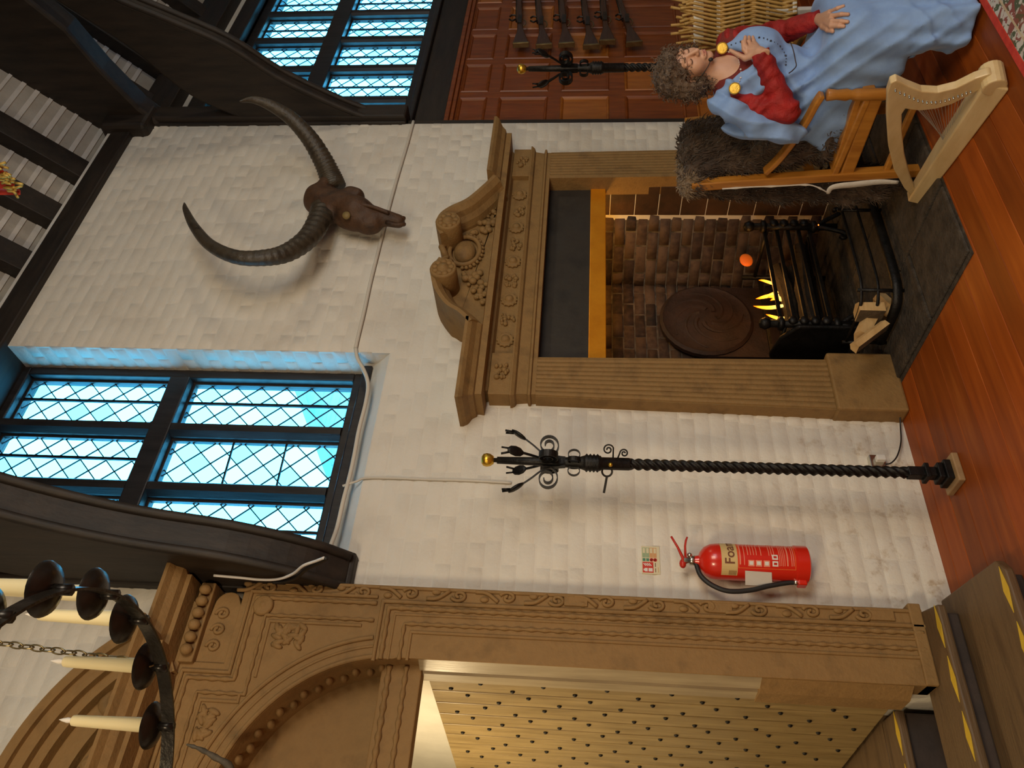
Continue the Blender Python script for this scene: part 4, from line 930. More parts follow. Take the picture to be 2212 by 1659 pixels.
# ------------------------------------------------------------------ horned skull on the wall
MT['bone'] = noisy('brown_old_bone', (.020, .009, .004), (.075, .033, .012), 9, .6, .6, 40, c3=(.042, .018, .007)); MT['horn'] = noisy('dark_ridged_horn', (.012, .009, .006), (.055, .042, .026), 12, .4, .4, 60, c3=(.03, .022, .013))
c0 = PY(712, 432, -.14); sk = thing('horned_skull', 'brown buffalo skull with long curved ridged horns hung on the white wall', 'skull', (c0.x, 0, c0.z))
nose = PY(868, 478, -.13); top = PY(690, 428, -.14); mid = PY(770, 455, -.17)
def skf(X, Y, Z):
    t, m_, n_ = np.array(top), np.array(mid), np.array(nose)
    d = cap(X, Y, Z, t+[0, .02, 0], m_, .104, .088); d = smin(d, cap(X, Y, Z, m_, n_+[0, 0, .02], .068, .042), .05)
    b = PY(705, 400, -.15); d = smin(d, cap(X, Y, Z, t, np.array(b), .06, .055), .04); b = PY(708, 462, -.15); d = smin(d, cap(X, Y, Z, t, np.array(b), .06, .055), .04)
    for ix, iy, r in ((790, 488, .050), (808, 486, .036), (757, 420, .046), (775, 424, .034), (745, 476, .045), (765, 480, .045)): d = smin(d, ell(X, Y, Z, PY(ix, iy, -.13), (r, .055, r*1.15)), .05)
    d = smax(d, -ell(X, Y, Z, PY(748, 465, -.25), (.030, .06, .030)), .012)
    d = smax(d, -ell(X, Y, Z, PY(728, 482, -.16), (.03, .05, .022)), .012)
    for ix, iy in ((856, 470), (862, 481)): d = smax(d, -cap(X, Y, Z, PY(ix-20, iy-4, -.15), PY(ix+6, iy, -.15), .010, .010)-0*X, .006) if False else d
    d = d+.004*np.sin(40*X)*np.sin(37*Y)*np.sin(33*Z+1); return smax(d, Y+.012, .01)
sdf_obj('skull_bone', skf, (c0.x-.36, -.34, nose.z-.04), (c0.x+.26, .03, top.z+.14), .0085, 'bone', sk)
mb = MB(); e = PY(748, 465, -.222); mb.lathe([(.024, -.01), (.024, .004), (.001, .006)], e, (-.4, -.9, 0), 16); mb.build('eye_socket', noisy('ochre_bone', (.16, .11, .03), (.24, .17, .06), 20, .6, .3, 30), sk, smooth=True)
mb = MB()
for iy, s in ((470, 1), (486, -1)):
    mb.tube(bez([PY(835, iy-6, -.15), PY(852, iy, -.155), PY(868, iy+s*1, -.15), PY(873, iy-s*(-2), -.14)], 10), [.016]*9+[.014]*3 if False else .014, 8)
mb.tube(bez([PY(770, 440, -.235), PY(805, 447, -.225), PY(840, 460, -.195)], 12), .012, 8); mb.build('nasal_bone', 'bone', sk, smooth=True)
def horn(pix, ys, name, r0, nr):
    P = bez([PY(x, y, d) for (x, y), d in zip(pix, ys)], 150); n = len(P); mb = MB(); rs = []
    for i in range(n):
        t = i/(n-1); r = r0*(1-t**1.6)**.75*(1-.18*t)+.003
        if t < .66: r *= 1+.055*(1-t/.7)*(1 if (i % 4) < 2 else -1)
        rs.append(r)
    mb.tube(P, rs, 14, flat=(1, .82)); return mb.build(name, 'horn', sk, smooth=True)
horn([(722, 405), (713, 380), (697, 345), (668, 298), (628, 255), (585, 228), (548, 216), (517, 219)], [-.14, -.17, -.24, -.34, -.44, -.52, -.57, -.60], 'horn', .072, 36)
horn([(700, 440), (690, 475), (665, 515), (620, 546), (570, 557), (510, 555), (455, 530), (420, 490), (402, 455), (398, 438)], [-.14, -.18, -.24, -.31, -.35, -.37, -.36, -.33, -.30, -.28], 'horn', .072, 36)
# ------------------------------------------------------------------ fire extinguisher and its sign
MT['red'] = plain('red_enamel', (.62, .018, .006), .28, 0, .5, .4); MT['reddk'] = plain('red_plastic', (.50, .020, .008), .4); MT['rubber'] = plain('black_rubber', (.012, .012, .012), .55); MT['chrome'] = plain('chrome', (.6, .58, .52), .22, 1)
MT['cream'] = plain('cream_label', (.62, .46, .20), .5); MT['brown'] = plain('brown_print', (.16, .05, .02), .6); MT['pinkprint'] = plain('pale_red_print', (.75, .25, .16), .6); MT['paper'] = plain('white_paper', (.72, .70, .66), .6); MT['orangeline'] = plain('orange_line', (.80, .16, .03), .5)
eb, et_ = PY(1742, 1215, -.10), PY(1520, 1188, -.10); ER = .077; ecx, ecy = 1.495, -.098; z0 = eb.z; z1 = z0+.455
ex = thing('fire_extinguisher', 'red foam fire extinguisher with black hose hung on the white wall', 'fire extinguisher', (ecx, -.02, z0))
mb = MB(); mb.lathe([(ER*.93, 0), (ER+.004, .006), (ER+.004, .055), (ER, .060), (ER, .385), (ER*.95, .41), (ER*.78, .435), (ER*.5, .452), (.024, .458), (.02, .475)], (ecx, ecy, z0), seg=40); o = mb.build('cylinder', 'red', ex); autosmooth(o, .5)
AC = atan2(CAM.y-ecy, CAM.x-ecx)      # the way the photographer stood
def cpatch(a0, a1, za, zb, m, name, dr=.0008, parent=ex, seg=18):
    mb = MB(); vs = []
    for r in (ER+dr, ER+dr-.0006):
        for i in range(seg+1):
            a = a0+(a1-a0)*i/seg
            for z in (za, zb): vs.append((ecx+r*cos(a), ecy+r*sin(a), z0+z))
    M_ = 2*(seg+1); fs = [(2*i, 2*i+2, 2*i+3, 2*i+1) for i in range(seg)]+[(M_+2*i, M_+2*i+1, M_+2*i+3, M_+2*i+2) for i in range(seg)]+[(2*i, M_+2*i, M_+2*i+2, 2*i+2) for i in range(seg)]+[(2*i+1, 2*i+3, M_+2*i+3, M_+2*i+1) for i in range(seg)]
    mb.add(vs, fs); return mb.build(name, m, parent)
lab = cpatch(AC-.78, AC+1.7, .305, .372, 'cream', 'cream_band')
for k in range(6): cpatch(AC-.74+.05*0, AC-.45, .310+.0055*k, .3125+.0055*k, 'brown', 'small_print', .0012, lab)
def text_mesh(body, size, font_bold=False):
    cu = bpy.data.curves.new('t', 'FONT'); cu.body = body; cu.size = size; cu.align_x = 'LEFT'; cu.resolution_u = 3
    if font_bold: cu.offset = size*.014
    ob = bpy.data.objects.new('t', cu); C.objects.link(ob); dg = bpy.context.evaluated_depsgraph_get(); me = bpy.data.meshes.new_from_object(ob.evaluated_get(dg)); bpy.data.objects.remove(ob); return me
me = text_mesh('Foam', .058, True)
bm = bmesh.new(); bm.from_mesh(me); bmesh.ops.triangulate(bm, faces=bm.faces); bmesh.ops.subdivide_edges(bm, edges=[e for e in bm.edges if e.calc_length() > .008], cuts=2, use_grid_fill=False)
for v in bm.verts:
    a = AC-.12+v.co.x/ER; v.co = Vector((ecx+(ER+.0016)*cos(a), ecy+(ER+.0016)*sin(a), z0+.318+v.co.y))-wl(ex)
bm.to_mesh(me); bm.free(); me.name = 'lettering'; me.materials.append(MT['brown']); link('lettering', me, lab)
for z, t in ((.292, .009), (.276, .005), (.260, .006), (.248, .005), (.236, .005), (.224, .005), (.205, .006), (.172, .005), (.162, .005), (.152, .005), (.130, .004), (.123, .004), (.116, .004), (.109, .004), (.096, .009), (.080, .005), (.072, .005)):
    cpatch(AC+(.42 if .15 < z < .27 else -.12)+.03*rnd.random(), AC+1.45, z, z+t*.6, 'pinkprint', 'instruction_line', .0009)
for z in (.065, .30): cpatch(AC-.30, AC+1.5, z, z+.0022, 'orangeline', 'panel_border')
cpatch(AC-.30, AC-.27, .065, .30, 'orangeline', 'panel_border', seg=3)
for k, z in enumerate((.236, .205, .172)): cpatch(AC-.18, AC+.16, z, z+.026, 'pinkprint', 'pictogram', .0009); cpatch(AC-.10, AC+.10, z+.005, z+.021, 'paper', 'pictogram', .0014)
for a in (-.14, .22): cpatch(AC+a, AC+a+.28, .138, .162, 'paper', 'pictogram', .0012); cpatch(AC+a+.08, AC+a+.2, .143, .156, 'reddk', 'pictogram', .0018)
mb = MB(); tg = [(AC-.42, .275, .004), (AC-.46, .165, .004), (AC-1.25, .155, .022), (AC-1.20, .268, .022)]
mb.add([(ecx+(ER+d)*cos(a), ecy+(ER+d)*sin(a), z0+z) for a, z, d in tg]+[(ecx+(ER+d-.001)*cos(a), ecy+(ER+d-.001)*sin(a), z0+z) for a, z, d in tg], [(0, 1, 2, 3), (4, 7, 6, 5), (0, 4, 5, 1), (1, 5, 6, 2), (2, 6, 7, 3), (3, 7, 4, 0)]); mb.build('service_tag', 'paper', ex)
mb = MB(); zt = z0+.475; mb.lathe([(.018, 0), (.022, .004), (.022, .02), (.015, .024), (.015, .045), (.010, .05)], (ecx, ecy, zt), seg=14); mb.ball((ecx+.016, ecy-.02, zt+.022), .011, 8, 6); mb.build('valve', 'chrome', ex, smooth=True)
RR = Vector((cos(AC+pi/2), sin(AC+pi/2), 0)); HV = Vector((ecx, ecy, zt+.05)); FWv = Vector((cos(AC), sin(AC), 0))
mb = MB(); mb.tube([HV-RR*.025, HV+RR*.01, HV+RR*.055+zc*.022, HV+RR*.10+zc*.050], [.013, .012, .009, .008], 8, flat=(.6, 1.2)); mb.ball(HV-RR*.015, (.022, .018, .015), 8, 6); mb.build('lever', 'reddk', ex, smooth=True)
mb = MB(); mb.tube([HV-zc*.012+RR*.01, HV+RR*.06-zc*.010, HV+RR*.085-zc*.014, HV+RR*.10-zc*.02], [.010, .008, .008, .006], 8, flat=(.6, 1.2)); mb.build('carry_handle', 'reddk', ex, smooth=True)
hp = [PY(x, y, -.10) for x, y in ((1502, 1206), (1505, 1222), (1515, 1245), (1540, 1265), (1575, 1277), (1620, 1275), (1660, 1266), (1700, 1259), (1716, 1258))]
mb = MB(); mb.tube(bez(hp, 60), .0105, 12); mb.build('hose', 'rubber', ex, smooth=True)
mb = MB(); mb.tube([hp[0]+zc*.015, hp[0]-zc*.008], .0125, 12); mb.tube([hp[-1]+zc*.004, hp[-1]-zc*.016], .0125, 12); mb.build('hose_ferrule', 'chrome', ex, smooth=True)
mb = MB(); b0 = hp[-1]; mb.box((b0.x-.016, -.118, b0.z-.05), (ecx-ER+.02, -.075, b0.z-.012)); mb.build('hose_clip', 'red', ex, bev=.006)
mb = MB(); mb.box((ecx-.03, -.022, z0+.30), (ecx+.03, .002, z0+.40)); mb.build('wall_bracket', 'reddk', ex, bev=.003)
# sign
s0, s1 = PY(1387, 1239, -.006), PY(1424, 1181, -.006); SX0, SX1, SZ0, SZ1 = s0.x, s1.x, s1.z, s0.z
sg = thing('safety_sign', 'small red, green and cream fire safety sign above the extinguisher', 'sign', (SX0, -.004, SZ0))
def srect(u0, u1, v0, v1, m, name, d=.0005, parent=sg):     # u to the right, v down, 0..1
    mb = MB(); mb.box((SX0+(SX1-SX0)*u0, -.0075-d, SZ1-(SZ1-SZ0)*v1), (SX0+(SX1-SX0)*u1, -.0068, SZ1-(SZ1-SZ0)*v0)); return mb.build(name, m, parent)
MT['signcream'] = plain('sign_cream', (.66, .60, .40), .5); MT['signred'] = plain('sign_red', (.55, .03, .01), .5); MT['signgreen'] = plain('sign_green', (.07, .22, .13), .5); MT['signlg'] = plain('sign_light_green', (.30, .40, .24), .5); MT['signor'] = plain('sign_orange', (.60, .32, .13), .5)
mb = MB(); mb.box((SX0, -.0072, SZ0), (SX1, .0, SZ1)); mb.build('plate', 'signcream', sg)
srect(.04, .42, .04, .63, 'signred', 'red_square')
srect(.08, .20, .36, .58, 'paper', 'extinguisher_symbol', .001); srect(.08, .20, .15, .31, 'paper', 'extinguisher_symbol', .001); srect(.11, .17, .09, .15, 'paper', 'extinguisher_symbol', .001)
for k in range(4):
    mb = MB(); x = SX0+(SX1-SX0)*(.28+.0*k); z = SZ1-(SZ1-SZ0)*(.22+.10*k); w = SX1-SX0; mb.bar((x, -.0085, z), (x+w*.09, -.0085, z+.010), .004, .001, up=(0, 1, 0)); mb.build('flame_symbol', 'paper', sg)
for k in range(2):
    srect(.45, .55, .05+.20*k, .21+.20*k, 'signgreen', 'green_square'); c = (SX0+(SX1-SX0)*.50, -.0076, SZ1-(SZ1-SZ0)*(.54+.20*k)); mb = MB(); mb.lathe([(.0085, 0), (.0085, .0006), (.0055, .0006), (.0055, 0)], c, (0, -1, 0), 16); mb.bar((c[0]-.005, c[1]-.001, c[2]-.005), (c[0]+.005, c[1]-.001, c[2]+.005), .0025, .001, up=(0, 1, 0)); mb.build('prohibition_ring', 'signred', sg)
for k, m in enumerate(('signlg', 'signlg', 'signor', 'signor')):
    srect(.58, .94, .04+.20*k, .23+.20*k, m, 'text_block'); srect(.74, .92, .07+.20*k, .20+.20*k, 'signcream', 'text_lines', .001)
for u in (.06, .25): srect(u, u+.14, .72, .76, 'brown', 'small_text'); 
srect(.06, .24, .88, .91, 'signor', 'small_text')
# ------------------------------------------------------------------ cables and socket
MT['cable'] = plain('painted_cable', (.60, .56, .48), .6); MT['cable_black'] = plain('black_cable', (.01, .01, .01), .5); MT['cable_white'] = plain('white_cable', (.75, .74, .72), .5)
def cable(pix, y, r, m, label, nm='cable'):
    mb = MB(); mb.tube(bez([PY(a, b, y) if len(q) == 2 else PY(a, b, q[2]) for q in pix for a, b in (q[:2],)], 60), r, 8); o = mb.build(nm, m, None, smooth=True); tag(o, label, 'cable'); return o
cable([(893, 262), (880, 310), (862, 370), (845, 430), (830, 490), (815, 550), (800, 610), (787, 670), (774, 725), (768, 752)], -.012, .011, 'cable', 'painted cable conduit slanting across the white wall past the skull')
cable([(768, 752), (772, 775, -.01), (786, 800, -.01), (795, 830, -.012), (790, 870, -.012), (775, 930, -.012), (765, 985, -.012), (755, 1030, -.012), (742, 1080, -.012), (728, 1140, -.012), (712, 1185, -.012), (705, 1208, -.02)], -.012, .011, 'cable', 'white painted cable running under the left window sill')
cable([(740, 1050), (770, 1040), (790, 1033), (850, 1033), (930, 1036), (1010, 1038), (1105, 1043)], -.010, .006, 'cable', 'thin painted wire dropping from the window sill to the torchere head')
def cablex(pix, xx, r, m, label):
    mb = MB(); mb.tube(bez([PX(a, b, xx) for a, b in pix], 60), r, 8); o = mb.build('cable', m, None, smooth=True); tag(o, label, 'cable')
cablex([(700, 1205), (682, 1212), (655, 1222), (632, 1240), (600, 1251), (560, 1252), (520, 1248), (462, 1243)], 1.286, .006, 'cable_white', 'white wire looping over the dark brace above the doorcase')
cablex([(706, 1206), (690, 1215), (662, 1229), (642, 1246), (615, 1256), (590, 1258)], 1.284, .008, 'cable_black', 'black wire twisted over the dark brace end')
mb = MB(); so_ = PY(1895, 1003, -.02); mb.box((so_.x-.045, -.035, so_.z-.035), (so_.x+.045, .002, so_.z+.035)); sock = thing('wall_socket', 'metal electric socket low on the wall behind the torchere', 'socket', (so_.x, 0, so_.z)); mb.build('back_box', 'chrome', sock, bev=.004)
mb = MB(); mb.box((so_.x+.0, -.065, so_.z-.03), (so_.x+.03, -.034, so_.z+.012)); mb.build('plug', 'paper', sock, bev=.005)
cable([(1912, 1003, -.05), (1925, 1000, -.05), (1938, 985, -.04), (1946, 955, -.03), (1945, 920, -.03), (1944, 893, -.05)], -.03, .0035, 'cable_black', 'thin dark flex from the socket to the fireplace foot')
# ------------------------------------------------------------------ ring chandelier
CZ, CRR = 2.60, .471; CC = Vector((.131, -1.664, CZ))
ch = thing('ring_chandelier', 'black iron ring chandelier hung on chains with pale candles and drip pans', 'chandelier', (CC.x, CC.y, CZ))
mb = MB(); seg = 96; vs = []
for i in range(seg):
    a = 2*pi*i/seg
    for r, z in ((-.003, -.016), (.003, -.016), (.003, .016), (-.003, .016)): vs.append((CC.x+(CRR+r)*cos(a), CC.y+(CRR+r)*sin(a), CZ+z))
mb.add(vs, [(i*4+j, i*4+(j+1) % 4, ((i+1) % seg)*4+(j+1) % 4, ((i+1) % seg)*4+j) for i in range(seg) for j in range(4)]); mb.build('ring_band', noisy('chandelier_iron', (.02, .018, .015), (.06, .052, .042), 20, .32, .2, 50, metal=.7), ch)
MT['pan'] = noisy('dark_drip_pan', (.010, .008, .007), (.03, .025, .02), 10, .30, .1, 30, metal=.5); MT['wax'] = plain('ivory_wax', (.78, .68, .40), .45); MT['tip'] = plain('white_flame_tip', (.80, .76, .70), .4)
ang = []
for px_, py_ in ((104, 1274), (206, 1291), (271, 1345), (324, 1433), (338, 1564)):
    p = PZ(px_, py_, CZ+.035); ang.append(atan2(p.y-CC.y, p.x-CC.x))
da = (ang[4]-ang[0])/4
ALL = [ang[0]-da*k for k in range(1, 4)]+ang; k = 1
while ang[4]+da*k < ang[0]-3*da+2*pi-da*.6: ALL.append(ang[4]+da*k); k += 1
pr = MB(); pr.lathe([(.012, -.012), (.03, -.008), (.052, .004), (.056, .012), (.053, .012), (.03, -.002), (.012, -.004)], (0, 0, 0), seg=26)
cn = MB(); cn.lathe([(.0185, 0), (.0185, .005), (.0135, .205), (.0125, .213), (.008, .216)], (0, 0, 0), seg=16)
fl2 = MB(); fl2.lathe([(.001, 0), (.006, .004), (.007, .013), (.004, .026), (.0005, .036)], (0, 0, .214), seg=10)
pm_ = cm_ = fm_ = None
for a in ALL:
    c = Vector((CC.x+CRR*cos(a), CC.y+CRR*sin(a), CZ+.032))
    for nm, mbx, m in (('drip_pan', pr, 'pan'), ('candle', cn, 'wax'), ('flame_tip', fl2, 'tip')):
        dct = globals().setdefault('_cm', {})
        if nm not in dct: o = mbx.build(nm, m, None, smooth=True); dct[nm] = o.data; autosmooth(o)
        else: o = bpy.data.objects.new(nm, dct[nm]); C.objects.link(o)
        if nm == 'flame_tip': o.parent = lastc; o.location = (0, 0, 0)
        else: o.parent = ch; o.location = c-wl(ch)+(Vector((0, 0, .004)) if nm == 'candle' else Vector())
        if nm == 'candle': lastc = o
    mb = MB(); mb.tube([(c.x, c.y, CZ-.014), (c.x, c.y, c.z-.004)], .012, 8); mb.build('pan_stem', 'pan', ch, smooth=True)
AP = Vector((CC.x, CC.y, CZ+.95)); lm = None
MT['brass'] = noisy('dull_brass_chain', (.20, .15, .07), (.32, .25, .12), 20, .35, .2, 40, metal=.8)
for k in range(4):
    p0 = PZ(306, 1470, CZ+.02); a0_ = atan2(p0.y-CC.y, p0.x-CC.x)+k*pi/2; base = Vector((CC.x+CRR*cos(a0_), CC.y+CRR*sin(a0_), CZ+.02)); d = Vector((.04*cos(a0_), .04*sin(a0_), .42)); d.normalize(); L = 1.5
    s1_ = d.orthogonal().normalized(); s2_ = d.cross(s1_); n = int(L/.030)
    for i in range(n):
        c = base+d*(.022+.030*i); u = s1_ if i % 2 else s2_
        if lm is None:
            mb = MB(); mb.tube([Vector((.0085*cos(t), 0, .020*sin(t))) for t in np.linspace(0, 2*pi, 15)], .0022, 6, caps=False); o = mb.build('chain_link', 'brass', None, smooth=True); o.parent = ch; lm = o.data
        else: o = link('chain_link', lm, ch)
        o.matrix_local = Matrix.Translation(c-wl(ch))@Matrix((u, d.cross(u), d)).transposed().to_4x4()
    mb = MB(); mb.tube([base+d*.012+(s1_*cos(t)+d*sin(t))*.018 for t in np.linspace(0, 2*pi, 20)], .002, 6); mb.build('chain_ring', 'brass', ch, smooth=True)
mb = MB(); mb.tube([(CC.x+.6*cos(t), CC.y+.6*sin(t), CZ+1.5) for t in np.linspace(0, 2*pi, 40)], .010, 8); mb.tube([(CC.x, CC.y, CZ+1.5), (CC.x, CC.y, CZ+4.4)], .008, 8); mb.tube([(CC.x-.6, CC.y, CZ+1.5), (CC.x+.6, CC.y, CZ+1.5)], .008, 8); mb.build('hanging_rod', 'iron', ch, smooth=True)
# ------------------------------------------------------------------ muskets on the panelling
MT['gunwood'] = wood('dark_walnut_stock', (.025, .010, .005), (.075, .032, .015), 'x', 6, .4, .2); MT['steel'] = noisy('browned_steel', (.02, .016, .013), (.06, .05, .042), 20, .4, .2, 50, metal=.7)
gx = [((1123, 97), (1122, 0)), ((1173, 100), (1163, 0)), ((1222, 97), (1213, 0)), ((1275, 101), (1262, 0)), ((1310, 91), (1303, 0)), ((1368, 95), (1338, 0))]
names = ['topmost', 'second from the top', 'third from the top', 'fourth from the top', 'fifth from the top', 'lowest']
for k, (a, b) in enumerate(gx):
    y = .075; p, q = PY(*a, y), PY(*b, y); d = (q-p).normalized(); dn = Vector((d.z, 0, -d.x)); 
    if dn.z > 0: dn = -dn
    g = thing('musket', f'dark flintlock musket hung on the panelling, {names[k]} of the six', 'musket', p, 'muskets on the oak panelling')
    up_ = [(0, -.055), (.015, -.058), (.20, -.022), (.33, -.020), (.40, -.026), (.95, -.018), (1.15, -.012)]; lo_ = [(0, .065), (.02, .068), (.12, .050), (.24, .026), (.32, .020), (.42, .024), (.95, .016), (1.15, .010)]
    pl = [p+d*s+dn*t for s, t in up_]+[p+d*s+dn*t for s, t in reversed(lo_)]
    mb = MB(); mb.prism([(v.x, v.z) for v in pl], 'y', y-.020, y+.020); mb.build('stock', 'gunwood', g, bev=.012, bseg=3)
    mb = MB(); mb.tube([p+d*.38-dn*.022, p+d*1.35-dn*.014], [.014, .010], 10); mb.build('barrel', 'steel', g, smooth=True)
    mb = MB(); mb.box(tuple(p+d*.30+Vector((-.0, -.030, -.015))), tuple(p+d*.30+Vector((.13, -.018, .018)))); c = p+d*.36-dn*.03+Vector((0, -.028, 0)); mb.tube(bez([c, c-dn*.03-d*.02, c-dn*.055+d*.005], 8), .008, 7); mb.tube(bez([c+d*.06, c+d*.07-dn*.03, c+d*.05-dn*.05], 8), .008, 7); mb.build('lock', 'steel', g)
    mb = MB(); c = p+d*.30+dn*.03; mb.tube([c+d*(.05+.05*cos(t))+dn*.022*sin(t) for t in np.linspace(0, pi, 14)], .005, 6); mb.build('trigger_guard', 'brass', g, smooth=True)
    mb = MB(); e = p-d*.002+dn*.004; mb.prism([((e+d*s+dn*t).x, (e+d*s+dn*t).z) for s, t in ((-.006, -.062), (.012, -.064), (.014, .070), (-.006, .070))], 'y', y-.022, y+.022); mb.build('butt_plate', 'brass', g, bev=.004)
    mb = MB(); mb.tube([p+d*.62+Vector((0, -.02, 0)), p+d*.62+Vector((0, .082, 0))], .006, 6); mb.build('hook', 'iron', g)
# hanging cloth with gold fringe at the top edge of the view
MT['redcloth'] = noisy('red_banner_cloth', (.45, .02, .01), (.62, .05, .02), 20, .7, .3, 40); MT['goldfringe'] = noisy('gold_fringe', (.55, .33, .05), (.80, .55, .14), 40, .5, .4, 60, metal=.3)
bn = thing('hanging_banner', 'red cloth with gold fringe hanging from the roof at the top', 'banner', PX(12, 385, 3.1))
b0, b1 = PX(14, 352, 3.1), PX(14, 420, 3.1); yr = sorted((b0.y, b1.y)); bz = PX(20, 385, 3.1).z
mb = MB(); n = 16; vs = []
for i in range(n+1):
    yy = yr[0]+(yr[1]-yr[0])*i/n; w = .012*sin(i*1.4); vs += [(3.1+w, yy, bz), (3.1+w*.6, yy, bz+.55), (3.106+w, yy, bz), (3.106+w*.6, yy, bz+.55)]
mb.add(vs, [f for i in range(n) for f in ((4*i, 4*i+4, 4*i+5, 4*i+1), (4*i+2, 4*i+3, 4*i+7, 4*i+6), (4*i, 4*i+2, 4*i+6, 4*i+4), (4*i+1, 4*i+5, 4*i+7, 4*i+3))]); mb.build('cloth', 'redcloth', bn, smooth=True)
for i in range(26):
    mb = MB()
    yy = yr[0]+(yr[1]-yr[0])*(.30+.66*rnd.random()) if i < 20 else yr[0]+(yr[1]-yr[0])*rnd.random()*.4; zt = bz+rnd.uniform(.0, .05); mb.tube([(3.09+rnd.uniform(-.02, .02), yy, zt), (3.085+rnd.uniform(-.02, .02), yy+rnd.uniform(-.012, .012), zt-rnd.uniform(.03, .06))], .007, 6)
    mb.build('tassel', 'goldfringe', bn, smooth=True)
# ------------------------------------------------------------------ rug
def rug_mat():
    m, t, b = nt('patterned_rug'); v = coords(t, (1, 1, 1))
    vo = N(t, 'ShaderNodeTexVoronoi', Scale=26); t.links.new(v, vo.inputs['Vector']); n = N(t, 'ShaderNodeTexNoise', Scale=16, Detail=5); t.links.new(v, n.inputs['Vector'])
    sp = N(t, 'ShaderNodeSeparateColor'); t.links.new(vo.outputs['Color'], sp.inputs[0])
    ad = N(t, 'ShaderNodeMath', operation='MULTIPLY_ADD'); t.links.new(sp.outputs[0], ad.inputs[0]); ad.inputs[1].default_value = .6; t.links.new(n.outputs[0], ad.inputs[2])
    c = ramp(t, ad.outputs[0], [(.35, (.10, .07, .03)), (.55, (.20, .06, .04)), (.68, (.42, .36, .31)), (.76, (.07, .09, .05)), (.86, (.50, .46, .42)), (1.0, (.22, .06, .05))])
    for nd in t.nodes:
        if nd.type == 'VALTORGB': nd.color_ramp.interpolation = 'CONSTANT'
    t.links.new(c, b.inputs['Base Color']); b.inputs['Roughness'].default_value = .95
    bp = N(t, 'ShaderNodeBump', Strength=.6, Distance=.004); t.links.new(n.outputs[0], bp.inputs['Height']); t.links.new(bp.outputs[0], b.inputs['Normal']); return m
MT['rug'] = rug_mat()
rg = thing('patterned_rug', 'patterned rug with red edge on the floorboards at the right', 'rug', (3.6, -2.4, 0)); ry = -1.615
mb = MB(); mb.box((1.9, -3.4, .001), (5.6, ry-.035, .013)); mb.build('field', 'rug', rg)
mb = MB(); mb.box((1.9, ry-.035, .001), (5.6, ry, .014)); mb.build('red_border', noisy('red_rug_edge', (.42, .02, .012), (.55, .045, .02), 30, .9, .4, 80), rg, bev=.004)
mb = MB(); mb.box((1.9, ry-.088, .010), (5.6, ry-.080, .0145)); mb.build('guard_stripe', noisy('tan_rug_line', (.42, .32, .20), (.55, .44, .3), 30, .9, .3, 60), rg)
# ------------------------------------------------------------------ lap harp resting on its soundbox
MT['ash'] = wood('pale_harp_wood', (.56, .40, .19), (.68, .52, .28), 'y', 2.5, .38, .05, coat=.2, grain=8)
G1, G2 = Vector((2.875, -1.53, 0)), Vector((3.105, -.77, 0)); gd = (G2-G1).normalized(); gn = Vector((-gd.y, gd.x, 0)); GL = (G2-G1).length
def HPt(x, y): p = PL(x, y, G1, gn); return ((p-G1).dot(gd), p.z)
hp_ = thing('lap_harp', 'small pale wooden harp resting on its soundbox in front of the chair', 'harp', (G1+G2)/2)
def hprism(poly, w0, w1, nm, m='ash', bev=.005):
    mb = MB(); vs = [G1+gd*s+gn*w+Vector((0, 0, z)) for w in (w0, w1) for s, z in poly]; n = len(poly)
    mb.add(vs, [tuple(range(n)), tuple(range(2*n-1, n-1, -1))]+[((i+1) % n, i, n+i, n+(i+1) % n) for i in range(n)]); return mb.build(nm, m, hp_, bev=bev)
outer = [HPt(*p) for p in ((2160, 190), (2166, 172), (2155, 155), (2135, 152), (2105, 162), (2065, 182), (2025, 192), (1990, 190), (1960, 178), (1935, 166), (1922, 172), (1915, 195), (1914, 250), (1918, 310), (1930, 360), (1952, 400), (1968, 418))]
inner = [HPt(*p) for p in ((1982, 408), (1966, 380), (1953, 330), (1947, 275), (1947, 240), (1955, 228), (1985, 232), (2020, 228), (2055, 218), (2090, 200), (2115, 186))]
zmin = lambda q: [(s, max(z, .05)) for s, z in q]
hprism(zmin(outer)+zmin(inner), -.018, .018, 'neck_and_pillar')
# soundbox: a long tapering box on the floor, wider at the near end
mb = MB(); sec = lambda s, w, h: [G1+gd*s+gn*a*w+Vector((0, 0, z)) for a, z in ((-1, .002), (1, .002), (.62, h), (-.62, h))]
vs = sec(-.01, .062, .085)+sec(GL*.55, .055, .075)+sec(GL, .042, .060); mb.add(vs, [(3, 2, 1, 0), (8, 9, 10, 11)]+[(4*i+j, 4*i+(j+1) % 4, 4*i+4+(j+1) % 4, 4*i+4+j) for i in (0, 1) for j in range(4)]); mb.build('soundbox', 'ash', hp_, bev=.006)
mb = MB(); mb.lathe([(.044, 0), (.044, .10)], G1-gd*.005+gn*-.05+Vector((0, 0, .05)), gn, 18); mb.build('foot_roll', 'ash', hp_, bev=.006)
pins = [HPt(x, y) for x, y in ((1933, 185), (1943, 190), (1953, 194), (1963, 199), (1973, 203), (1982, 207), (1992, 209), (2001, 211), (2011, 211), (2020, 211), (2030, 209), (2040, 207), (2049, 204), (2058, 201), (2068, 198), (2077, 195), (2086, 191), (2095, 188))]
for s, z in pins:
    mb = MB(); a = G1+gd*s+Vector((0, 0, z)); mb.tube([a-gn*.03, a+gn*.03], .0032, 6); mb.build('tuning_pin', 'chrome', hp_, smooth=True)
    mb = MB(); b = G1+gd*(min(GL-.05, s+.16+.42*z))+Vector((0, 0, .072)); mb.tube([a-gn*.006, b], .0009, 4); mb.build('string', plain('nylon_string', (.35, .33, .3), .4) if 'string' not in MT else MT['string'], hp_)
    MT.setdefault('string', bpy.data.materials['nylon_string'])
